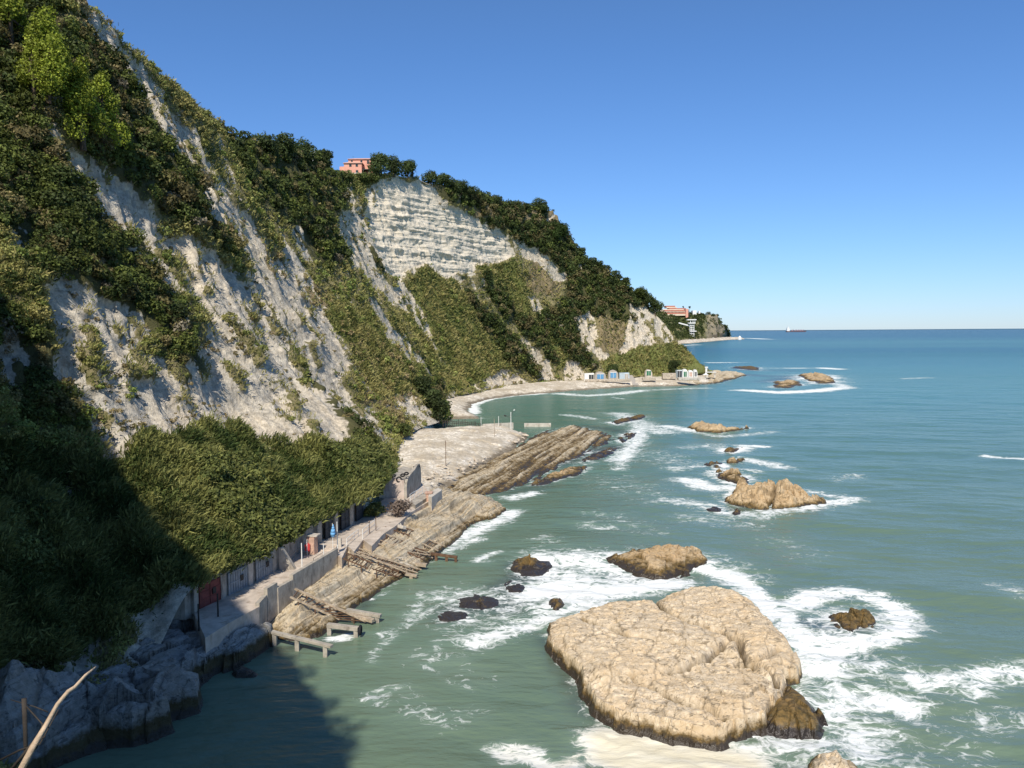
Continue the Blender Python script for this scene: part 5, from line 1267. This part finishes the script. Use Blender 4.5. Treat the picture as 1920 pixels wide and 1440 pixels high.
pole(935, 800, 3.2, .08, M_white, 'short white pole at the jetty wall, left of the lamp post', z=1.2); pole(902, 800, 3.0, .08, M_white, 'short white pole at the right end of the dark stake fence', z=1.2)
lp = Z(958, 800, 1.6); root = empty('lamp_post', tuple(lp), 'lamp post with a slanted arm and a dark lamp at the jetty corner', 'lamp post')
MB().tube(V3(lift(lp, -1)), V3(lift(lp, 4.4)), .11, .09).build('pole', M_white, root); MB().tube(V3(lift(lp, 2.7)), V3(lp + A([-1.5, 0, 3.3])), .06, .05).tube(V3(lift(lp, 3.2)), V3(lp + A([.9, 0, 4.9])), .06, .05).build('arm', M_iron, root)
MB().box(tuple(lp + A([-1.7, 0, 3.3])), (.8, .5, .35), Matrix.Rotation(.3, 3, 'Y')).build('lamp_head', M_iron, root)
MB().box(tuple(lp + A([1.0, 0, 5.0])), (.5, .35, .2), Matrix.Rotation(-.6, 3, 'Y')).build('lamp_head', M_white, root)

# stones: one round rough stone, copied
def stone_mesh(seed):
    bm = bmesh.new(); bmesh.ops.create_icosphere(bm, subdivisions=2, radius=1)
    rg = np.random.default_rng(seed); k = rg.uniform(.7, 1.3, 3); o_ = rg.uniform(0, 50, 3)
    co = np.array([v.co for v in bm.verts]); n = vnoise(co[:, 0] * 1.4 + o_[0], co[:, 1] * 1.4 + o_[1], co[:, 2] * 1.4 + o_[2], seed)
    for v, q in zip(bm.verts, n): v.co *= 1 + .35 * q; v.co.x *= k[0]; v.co.y *= k[1]; v.co.z *= .62 * k[2]
    return bm
M_bstone = simple_mat('beach_stone', (.58, .50, .40), .9, .3, 1.2, .6, (.34, .26, .18))
protos = []
for k in range(5):
    bm = stone_mesh(60 + k); me = bpy.data.meshes.new('stone'); bm.to_mesh(me); bm.free(); me.materials.append(M_bstone); protos.append(me)
def beach_z(px, py):
    return 1.4 if py > 830 else 1.2
rng = np.random.default_rng(21); cove = [(800,905),(760,880),(830,850),(880,820),(930,802),(985,812),(985,826),(930,850),(880,880),(840,905)]
n_ = 0
while n_ < 250:
    x = rng.uniform(760, 990); y = rng.uniform(800, 906)
    if sdf(A([x]), A([y]), cove)[0] < 0: continue
    near_pile = sdf(A([x]), A([y]), [(890,806),(985,808),(990,826),(930,838),(900,830)])[0] > 0
    if not near_pile and rng.random() < .6: continue
    z = .7 + .9 * np.clip((940 - x) / 120, 0, 1) if x > 850 else 1.9
    p = Z(x, y, z); s_ = rng.uniform(.18, .45) * (1.9 if near_pile and rng.random() < .4 else 1)
    o = bpy.data.objects.new('stone', protos[n_ % 5]); COL.objects.link(o); o.location = V3(p); o.scale = (s_, s_, s_); o.rotation_euler = (0, 0, rng.uniform(0, 6))
    tag(o, 'large pale stone in the rubble pile at the far side of the cove' if near_pile and s_ > .5 else ('small pale stone in the rubble pile at the far side of the cove' if near_pile else 'rounded pale stone lying loose on the open floor of the rubble cove'), 'stone', 'loose stones in the rubble cove'); n_ += 1
o = bpy.data.objects.new('boulder', protos[2].copy()); COL.objects.link(o); o.location = V3(Z(876, 832, 1.7)); o.scale = (1.1, .9, 1.2); o.data.materials[0] = simple_mat('yellow_stone', (.55, .40, .20)); tag(o, 'single yellow ochre boulder in the middle of the rubble cove', 'boulder')
#%%FAR

# ---- huts dug into the cliff foot along the far beach
def hut(x0, x1, ytop, ybase, wall, door, label, arch=True, door_frac=(.2, .8, .15, .72), z=3.0, depth=4.0):
    a = Z(x0, ybase, z); b = Z(x1, ybase, z); Yv = min(a[1], b[1]); a = at_Y(x0, ybase, Yv); b = at_Y(x1, ybase, Yv)
    w = b[0] - a[0]; h = at_Y(x0, ytop, Yv)[2] - a[2]
    root = empty('beach_hut', (float(a[0] + w / 2), float(Yv), float(a[2])), label, 'hut', 'huts in the cliff foot along the far beach')
    if arch: out = [(0, -1.2), (w, -1.2), (w, h * .5)] + [(w * .5 + w * .5 * math.cos(t), h * .5 + h * .5 * math.sin(t)) for t in np.linspace(.25, math.pi - .25, 9)] + [(0, h * .5)]
    else: out = [(0, -1.2), (w, -1.2), (w, h), (0, h * .96)]
    MB().poly([V3(A([a[0] + p, Yv, a[2] + q])) for p, q in out], (0, depth, 0)).build('facade', wall, root)
    f0, f1, g0_, g1_ = door_frac
    MB().box((a[0] + w * (f0 + f1) / 2, Yv - .06, a[2] + h * (g0_ + g1_) / 2), (w * (f1 - f0), .12, h * (g1_ - g0_))).build('door', door, root)
    MB().box((a[0] + w * (f0 + f1) / 2, Yv - .10, a[2] + h * (g1_ + .03)), (w * (f1 - f0) * 1.12, .2, h * .05)).box((a[0] + w * (f0 + f1) / 2, Yv - .13, a[2] + h * (g0_ + g1_) / 2), (.12, .04, h * (g1_ - g0_))).build('frame', M_white, root)
    return root
M_paleb = simple_mat('pale_blue_paint', (.42, .50, .55), .7, .2, 1.5, .1)
M_greyst = simple_mat('grey_stone', (.42, .38, .33), .9, .3, 1.5, .5)
hut(1096, 1114, 700, 713, M_white, M_darkp, 'small white hut with dark arched doorway, leftmost on the far beach', False, (.45, .95, .05, .8))
hut(1115.5, 1136, 697, 714, M_greyst, M_blue, 'grey stone vaulted hut with blue door, left of the twin vaulted huts')
hut(1141, 1159, 694, 711, M_greyst, M_blue, 'stone vaulted hut with blue door and white arch, right of the twin vaulted huts')
hut(1161.5, 1180, 699, 711, M_paleb, M_greyst, 'low pale blue grey hut right of the two stone vaulted huts', False, (.55, .9, 0, .8))
hut(1210, 1223, 693, 710, M_concl, M_green, 'lone arched hut front with a green door in the middle of the far beach', True, (.2, .8, .35, .85))
hut(1269, 1279.5, 694, 709, M_paleb, M_darkp, 'narrow dark blue grey hut left of the white arched hut', False, (.1, .9, .1, .9))
hut(1280, 1289.5, 692, 709, M_white, M_green, 'white pointed arch hut with green window, near the headland tip')
hut(1291, 1299.5, 694, 708, M_white, M_brick, 'white arch with brown doorway, left of the last white arch')
hut(1301, 1307.5, 693, 708, M_white, M_darkp, 'last white arch with dark doorway, closest to the headland tip')
def slabpx(x0, x1, y0, y1, Yo, d, mat, name, label, cat, z=3.0):
    b = Z((x0 + x1) / 2, y1, z); Yv = b[1] + Yo; a = at_Y(x0, y1, Yv); c = at_Y(x1, y0, Yv)
    o = MB().box(((a[0] + c[0]) / 2, Yv + d / 2, (a[2] + c[2]) / 2), (c[0] - a[0], d, c[2] - a[2])).build(name, mat, origin=((a[0] + c[0]) / 2, Yv, a[2]), bevel=.15); return tag(o, label, cat)
slabpx(1098, 1182, 711, 716, -1.8, 3.0, M_stonew, 'stone_terrace', 'long rubble terrace under the four left beach huts', 'terrace', 2.6)
slabpx(1243, 1268, 700, 711, 0, 4, M_stonew, 'stone_wall', 'rubble stone wall between the green door hut and the white arches', 'wall')
slabpx(1205, 1230, 708, 713, -.5, 3, M_stonew, 'stone_terrace', 'small rubble terrace below the green door hut', 'terrace')
slabpx(1272, 1312, 708, 713, -1.5, 4, M_concl, 'stone_terrace', 'pale terrace on stilts in front of the white arches', 'terrace')
ra = Z(1180, 704, 4.6); rb = Z(1192, 722, .8); tag(MB().bar(V3(ra), V3(rb), 3.2, .5).build('boat_ramp', M_greyst, origin=tuple(ra)), 'grey concrete boat ramp sloping to the water beside the pale blue hut', 'ramp')
def parasol(x, y, h, w, label, mat=M_white):
    p = Z(x, y, 3.2); root = empty('parasol', tuple(p), label, 'parasol'); MB().tube(V3(lift(p, -1)), V3(lift(p, h)), .08, .08).build('pole', mat, root); MB().tube(V3(lift(p, h * .8)), V3(lift(p, h * 1.1)), w / 2, .05, 10).build('canopy', mat, root)
parasol(1323, 711, 3.0, 3.6, 'white parasol on the rocks near the headland tip')
p = Z(1324, 703, 3.4); root = empty('beacon', tuple(p), 'small white pillar beacon at the headland tip', 'beacon'); MB().box(tuple(lift(p, 2.1)), (1.1, 1.1, 4.4)).build('column', M_white, root, bevel=.1); MB().box(tuple(lift(p, 4.6)), (1.7, 1.7, .6)).build('cap', M_white, root)
p = Z(1333, 706, 3.0); root = empty('shelter', tuple(p), 'white flat roofed shelter beyond the beacon on the headland tip', 'shelter'); MB().box(tuple(lift(p, 2.6)), (5.5, 3, .3)).build('roof', M_white, root)
for dx_ in (-2.3, 2.3): MB().box(tuple(lift(p, 1) + A([dx_, 0, 0])), (.3, .3, 3.2)).build('post', M_white, root)

# ---- pink house on the plateau
HY = 363.0; hb = at_Y(662, 334, HY); sc = HY / F
def HP(px, py, dy=0): return at_Y(px, py, HY) + A([0, dy, 0])
base = HP(662, 330); root = empty('pink_house', tuple(base), 'pink two level house with green shutters on the plateau above the white cliff', 'house')
def hbox(x0, x1, y0, y1, dy, d, name, mat, bev=0, par=root):
    a = HP(x0, y1, dy); b = HP(x1, y0, dy); return MB().box(((a[0] + b[0]) / 2, HY + dy + d / 2, (a[2] + b[2]) / 2), (b[0] - a[0], d, b[2] - a[2])).build(name, mat, par, bevel=bev)
hbox(645.5, 678, 306.5, 345, 0, 4, 'front_block', M_pinkw); rear = hbox(650.5, 696.5, 295.5, 345, 4.02, 4.5, 'rear_block', M_pinkw)
hbox(636, 645.2, 311, 345, 1.5, 5, 'side_block', M_pinkw)
def hip(x0, x1, y, rise, dy, d, ov=.5):
    a = HP(x0, y, dy) + A([-ov, -ov, 0]); b = HP(x1, y, dy) + A([ov, d + ov, 0]); z = a[2]; m = MB()
    w = (b[0] - a[0]); dd = (b[1] - a[1]) / 2; rz_ = z + rise; bm = m.bm
    lo = [bm.verts.new(q) for q in ((a[0], a[1], z), (b[0], a[1], z), (b[0], b[1], z), (a[0], b[1], z))]; lo2 = [bm.verts.new((v.co.x, v.co.y, z + .18)) for v in lo]
    t = [bm.verts.new((a[0] + dd, a[1] + dd, rz_)), bm.verts.new((b[0] - dd, a[1] + dd, rz_))]
    bm.faces.new(lo[::-1])
    for i in range(4): bm.faces.new((lo[i], lo[(i + 1) % 4], lo2[(i + 1) % 4], lo2[i]))
    bm.faces.new((lo2[0], lo2[1], t[1], t[0])); bm.faces.new((lo2[1], lo2[2], t[1])); bm.faces.new((lo2[2], lo2[3], t[0], t[1])); bm.faces.new((lo2[3], lo2[0], t[0]))
    m.build('roof', M_roof, root)
hip(645.5, 678, 306.5, 1.1, 0, 4.0); hip(650.5, 696.5, 295.5, 1.0, 4.02, 4.5)
def win(x, y0, y1, w, dy, open_=False):
    p = HP(x, y1, dy); q = HP(x, y0, dy); h = q[2] - p[2]
    f = MB().box((p[0], HY + dy - .04, (p[2] + q[2]) / 2), (w, .08, h)).build('window', M_glass, root)
    MB().box((p[0] - w * .62, HY + dy - .07, (p[2] + q[2]) / 2), (w * .3, .1, h)).build('shutter', M_shut, f); MB().box((p[0] + w * .62, HY + dy - .07, (p[2] + q[2]) / 2), (w * .3, .1, h)).build('shutter', M_shut, f)
for x in (656.5, 674.5, 687): win(x, 297, 303.5, .55, 4.0)
for x in (657, 669): win(x, 307.5, 312.5, .7, 0)
for x in (657, 669.5): win(x, 319, 324, .7, 0)
win(641, 318, 323, .6, 1.5)
hbox(637, 681, 325.5, 328.5, -2.2, .3, 'balustrade', M_concl)
hbox(679, 693, 316, 317, 1, 5, 'canopy', M_shut)
for x in (680, 691.5): hbox(x, x + .8, 317.2, 330, 1.1, .2, 'canopy_post', M_shut)
ant = HP(655, 294, 9); MB().tube(V3(ant), V3(lift(ant, 2.0)), .04, .03, 5).bar(V3(lift(ant, 1.9) + A([-.5, 0, 0])), V3(lift(ant, 1.9) + A([.5, 0, 0])), .05).build('antenna', M_iron, root)
bpq = hill_at(592, 308); tag(MB().tube(V3(bpq), V3(lift(bpq, 4.5)), .22, .12, 6).tube(V3(lift(bpq, 3)), V3(bpq + A([.8, 0, 4.2])), .09, .05, 5).build('dead_tree', M_white, origin=tuple(bpq)), 'bleached bare trunk standing on the skyline left of the pink house', 'tree')

# ---- far headland with town
FY0, FY1 = 2150., 2600.
fb = [(1215,643),(1262,643),(1285,640.5),(1300,639.5),(1322,638),(1345,635.5),(1362,633),(1369,632)]
ft = [(1215,585,2500),(1240,588,2500),(1268,590,2550),(1298,587.5,2620),(1318,591,2750),(1342,592,2900),(1354,606,3000),(1367,629,3150)]
fB = np.array([at_z(*q, 1.) for q in fb]); fT = np.array([at_Y(*q) for q in ft]); uu = np.linspace(0, len(fb) - 1, 240)
fB = smooth_interp(fB, uu); fT = smooth_interp(fT, uu); NRf = 90
q = np.linspace(0, 1, NRf)[:, None]; hq = np.interp(q, [0, .06, .5, 1], [0, .04, .52, 1.])
Pf = fB[None] * (1 - q[..., None]) + fT[None] * q[..., None]; Pf[..., 2] = fB[None, :, 2] * (1 - hq) + fT[None, :, 2] * hq
bk_ = np.repeat(Pf[-1:], 20, 0); kk = np.linspace(.05, 1, 20)[:, None]; bk_[..., 1] += 600 * kk; bk_[..., 0] -= 120 * kk; bk_[..., 2] *= (1 - .9 * kk)
Pf = np.concatenate([Pf, bk_], 0); hf = Pf.reshape(-1, 3)
dsp = (14 * fbm(hf[:, 0] / 60, hf[:, 2] / 60, hf[:, 1] / 300, 4, 501, ridged=True) + 5 * fbm(hf[:, 0] / 14, hf[:, 2] / 14, hf[:, 1] / 80, 4, 507)) * sstep(2, 14, hf[:, 2])
hf = hf + np.stack([dsp * .35, -dsp * .8, dsp * .35], 1)
fpx, fpy, _w = proj(hf)
bare = sstep(1318, 1326, fpx + 5 * fbm(hf[:, 0] / 30, hf[:, 2] / 30, None, 3, 511)) * .55
bare = np.maximum(bare, .95 * sstep(2.5, 1.2, sdf(fpx, fpy, [(1265,640),(1272,612),(1282,612),(1290,640)]) * -1) * 0)
dryf = sstep(1322, 1330, fpx); Z0 = np.zeros(len(hf))
fh = npmesh('far_headland', hf, grid_faces(Pf.shape[0], Pf.shape[1]), M_hill, smooth=True, attrs={'chalk': ('FLOAT', bare * .8), 'grass': ('FLOAT', .3 * (1 - dryf)), 'dry': ('FLOAT', dryf * .7), 'warm': ('FLOAT', Z0 + .5)})
tag(fh, kind='structure')
# far woodland over it
m_ = (fpx > 1225) & (fpx < 1372); wf = m_ * (1 - .88 * sstep(1312, 1324, fpx)) * sstep(4, 12, hf[:, 2]); i = RNG.choice(len(hf), 900, p=wf / wf.sum())
Rf = RNG.uniform(4, 9, 900); V, T = bushes(hf[i], Rf, lerp(OAK * 1.0, GREEN * .9, RNG.random(900)), card_px=1.3, cover=1.4, cmin=.5, cmax=3.8)
tag(leafmesh('far_woodland', V, T), kind='stuff')
# shore of pale rubble at its foot
def far_box(x0, x1, y0, y1, Y, d, mat, name, label, cat, root=None, bev=0):
    a = at_Y(x0, y1, Y); b = at_Y(x1, y0, Y); o = MB().box(((a[0] + b[0]) / 2, Y + d / 2, (a[2] + b[2]) / 2), (b[0] - a[0], d, b[2] - a[2])).build(name, mat, root, bevel=bev, origin=None if root else ((a[0] + b[0]) / 2, Y, a[2]))
    return tag(o, label, cat) if root is None else o
rock('rubble_shore', [(1266,644.5),(1292,644),(1318,641.5),(1345,639),(1372,637),(1396,636),(1392,635),(1365,634.3),(1340,636.2),(1310,638),(1285,640),(1266,641.5)], 4.5, 8, 4, M_beach, kind='structure', seed=601, rough=1.2, edge=5)
M_cream = simple_mat('cream_plaster', (.70, .58, .44), .9, .15, .05, .1); M_redb = simple_mat('red_brick_bands', (.46, .17, .12), .9, .2, .05, .1)
hr = empty('hotel_block', tuple(at_Y(1268, 592, 2480)), 'long stepped red and cream apartment block on the far headland', 'building')
fl = [(1240,1290,588.5,592,M_cream),(1242,1291,586.2,588.4,M_redb),(1241,1289,583.6,586.1,M_cream),(1247,1290,581.6,583.5,M_redb),(1243,1284,579.4,581.5,M_cream),(1255,1286,577.6,579.3,M_redb),(1250,1269,575.4,577.5,M_cream),(1249,1266,573.2,575.3,M_redb)]
for k, (x0, x1, y0, y1, m) in enumerate(fl): far_box(x0, x1, y0, y1, 2480 + 6 * k, 40, m, 'storey', None, None, hr)
far_box(1286, 1290.5, 579, 597, 2474, 30, M_pinkw, 'stair_tower', None, None, hr)
for k in range(16): far_box(1245 + k * 2.6, 1246.3 + k * 2.6, 584.4, 585.6, 2489.5, 1.5, M_glass, 'window', None, None, hr)
for k in range(5): far_box(1291, 1293, 580.5 + k * 3, 582 + k * 3, 2478, 20, M_darkp, 'balcony', None, None, hr)
far_box(1235, 1246, 581, 588, 2560, 40, M_cream, 'apartment_building', 'cream building peeking out left of the stepped red block', 'building')
far_box(1299, 1306, 582, 590, 2560, 25, M_white, 'white_building', 'white building on the plateau right of the stepped red block', 'building')
far_box(1310, 1313, 583, 588, 2600, 14, M_white, 'water_tank', 'small white tank among the trees right of the white building', 'tank')
for k, (x, y, h_, w_, lab) in enumerate([(1318, 591, 6, 7, 'small dark tree right of the white tank on the far headland'), (1328, 591.5, 9, 12, 'large umbrella pine on the far headland plateau'), (1337, 592.5, 7, 10, 'umbrella pine at the right edge of the far headland plateau'), (1293, 577, 6, 5, 'dark tree behind the corner of the stepped red block'), (1281, 576, 5, 4, 'thin dark tree above the roofs of the stepped red block')]):
    b = at_Y(x, y + 2, 2650); s_ = 2650 / F; tree('tree', b, h_ * s_, w_ * s_, OAK, lab, seed=700 + k, lobes=6, card=1.0, cover=1.8)
# panoramic lift tower
lt = empty('lift_tower', tuple(at_Y(1299, 637, 2240)), 'white cliff lift tower with wide top platforms and a footbridge to the slope', 'tower')
for (x0, x1, y0, y1, n) in [(1289, 1306, 598.5, 600.4, 'top_roof'), (1291, 1304, 604.8, 606.6, 'gallery'), (1294, 1306, 620.2, 621.8, 'lower_platform')]: far_box(x0, x1, y0, y1, 2236, 16, M_white, n, None, None, lt)
for x in (1294.5, 1299, 1302.5): far_box(x, x + 1.1, 600.5, 604.7, 2240, 4, M_white, 'pillar', None, None, lt)
for x in (1293.2, 1296.6, 1300.6): far_box(x, x + 1.3, 606.7, 638, 2240, 5, M_white, 'shaft_leg', None, None, lt)
for y in (610, 614, 618, 625, 630): far_box(1293.5, 1301.5, y, y + .8, 2239, 3, M_white, 'brace', None, None, lt)
a = at_Y(1273, 605.5, 2260); b = at_Y(1294, 611, 2244); MB().bar(V3(a), V3(b), 5, 3.2).build('footbridge', M_white, lt)
for (x0, x1, y0, y1, lab) in [(1275, 1293, 635.5, 638, 'white flat bathing pavilion at the foot of the far lift tower'), (1326, 1338, 632.5, 636, 'small white pavilion on the rubble shore right of the lift tower')]: far_box(x0, x1, y0, y1, 2190 if x0 < 1300 else 2560, 20, M_white, 'pavilion', lab, 'pavilion')
p = at_z(1387, 635, 4); tag(MB().tube(V3(lift(p, -3)), V3(lift(p, 4)), 6, 5).tube(V3(lift(p, 4)), V3(lift(p, 9)), 5, .5).build('dome_shelter', M_white, origin=tuple(p)), 'small white dome at the outer end of the far rubble mole', 'shelter')

# ---- ship on the horizon
SY = 11000.; ss = SY / F
def SP(px, py): return at_Y(px, py, SY)
w0 = SP(1475, 620.6); w1 = SP(1512, 620.6); Ls = w1[0] - w0[0]; zs0 = 0.
root = empty('cargo_ship', (float(w0[0] + Ls / 2), SY, 0.), 'low dark cargo ship with white bridge at the stern on the horizon', 'ship')
Hd = 13.
MB().poly([(w0[0], SY, -3), (w0[0] + Ls * .96, SY, -3), (w0[0] + Ls, SY, Hd + 5), (w0[0] + Ls * .93, SY, Hd + 4), (w0[0] + Ls * .9, SY, Hd), (w0[0], SY, Hd)], (0, 40, 0)).build('hull', simple_mat('ship_hull', (.10, .06, .07), .7, .1, .02, 0), root)
for k, (f0, f1, h0, h1) in enumerate([(.02, .16, Hd, Hd + 34), (.04, .13, Hd + 34, Hd + 46)]): MB().box((w0[0] + Ls * (f0 + f1) / 2, SY + 20, (h0 + h1) / 2 + .1), (Ls * (f1 - f0), 34, h1 - h0)).build('bridge', M_white, root)
MB().box((w0[0] + Ls * .10, SY + 20, Hd + 58), (7, 7, 22)).build('funnel', M_white, root)
M_deck = simple_mat('ship_cranes', (.32, .22, .25), .8, .1, .02, 0)
for f in (.3, .45, .58, .7, .82): MB().box((w0[0] + Ls * f, SY + 20, Hd + 7), (Ls * .07, 20, 14)).bar((w0[0] + Ls * f, SY + 20, Hd + 12), (w0[0] + Ls * (f + .08), SY + 20, Hd + 20), 4).build('crane', M_deck, root)

# ---- dead branch and dark twigs close to the camera
def chain(name, pts, radii, mat, parent=None, origin=None):
    bm = bmesh.new(); rings = []; n = 8
    for k, (p, r) in enumerate(zip(pts, radii)):
        p = Vector(p); d = (Vector(pts[min(k + 1, len(pts) - 1)]) - Vector(pts[max(k - 1, 0)])).normalized()
        u = d.cross(Vector((0, 1, 0))).normalized(); v = d.cross(u).normalized()
        rings.append([bm.verts.new(p + (u * math.cos(2 * math.pi * j / n) + v * math.sin(2 * math.pi * j / n)) * r * (1 + .15 * math.sin(j * 2.1 + k))) for j in range(n)])
    for a, b in zip(rings[:-1], rings[1:]):
        for j in range(n): bm.faces.new((a[j], a[(j + 1) % n], b[(j + 1) % n], b[j]))
    bm.faces.new(rings[0]); bm.faces.new(rings[-1])
    m = MB(); m.bm.free(); m.bm = bm
    return m.build(name, mat, parent, smooth=True, origin=origin)
def BY(px, py, Y): return at_Y(px, py, Y)
pb = [BY(25, 1470, 11), BY(62, 1400, 11.2), BY(85, 1362, 11.3), BY(108, 1320, 11.5), BY(128, 1296, 11.6), BY(140, 1288, 11.7), BY(160, 1266, 11.8), BY(180, 1250, 12)]
root = empty('dead_branch', tuple(pb[0]), 'bleached bent dead branch rising from the lower left corner close to the camera', 'branch')
chain('stem', pb, [.05, .042, .034, .03, .032, .026, .02, .010], M_dead, root)
for k, (pts_, r) in enumerate([([(45,1310,12),(48,1380,12),(50,1470,12)], .035), ([(50,1325,12),(80,1358,11.7),(70,1400,11.5),(30,1450,11.4)], .012), ([(0,1425,12),(40,1405,12),(75,1395,11.8),(110,1330,12)], .015), ([(90,1335,12),(65,1325,12),(20,1312,12.4)], .01), ([(20,1445,11.5),(60,1395,11.4),(85,1380,11.5)], .025)]):
    pp = [BY(*q) for q in pts_]; chain('twig', pp, [r * (1 - .5 * j / len(pp)) for j in range(len(pp))], M_deadd, root)
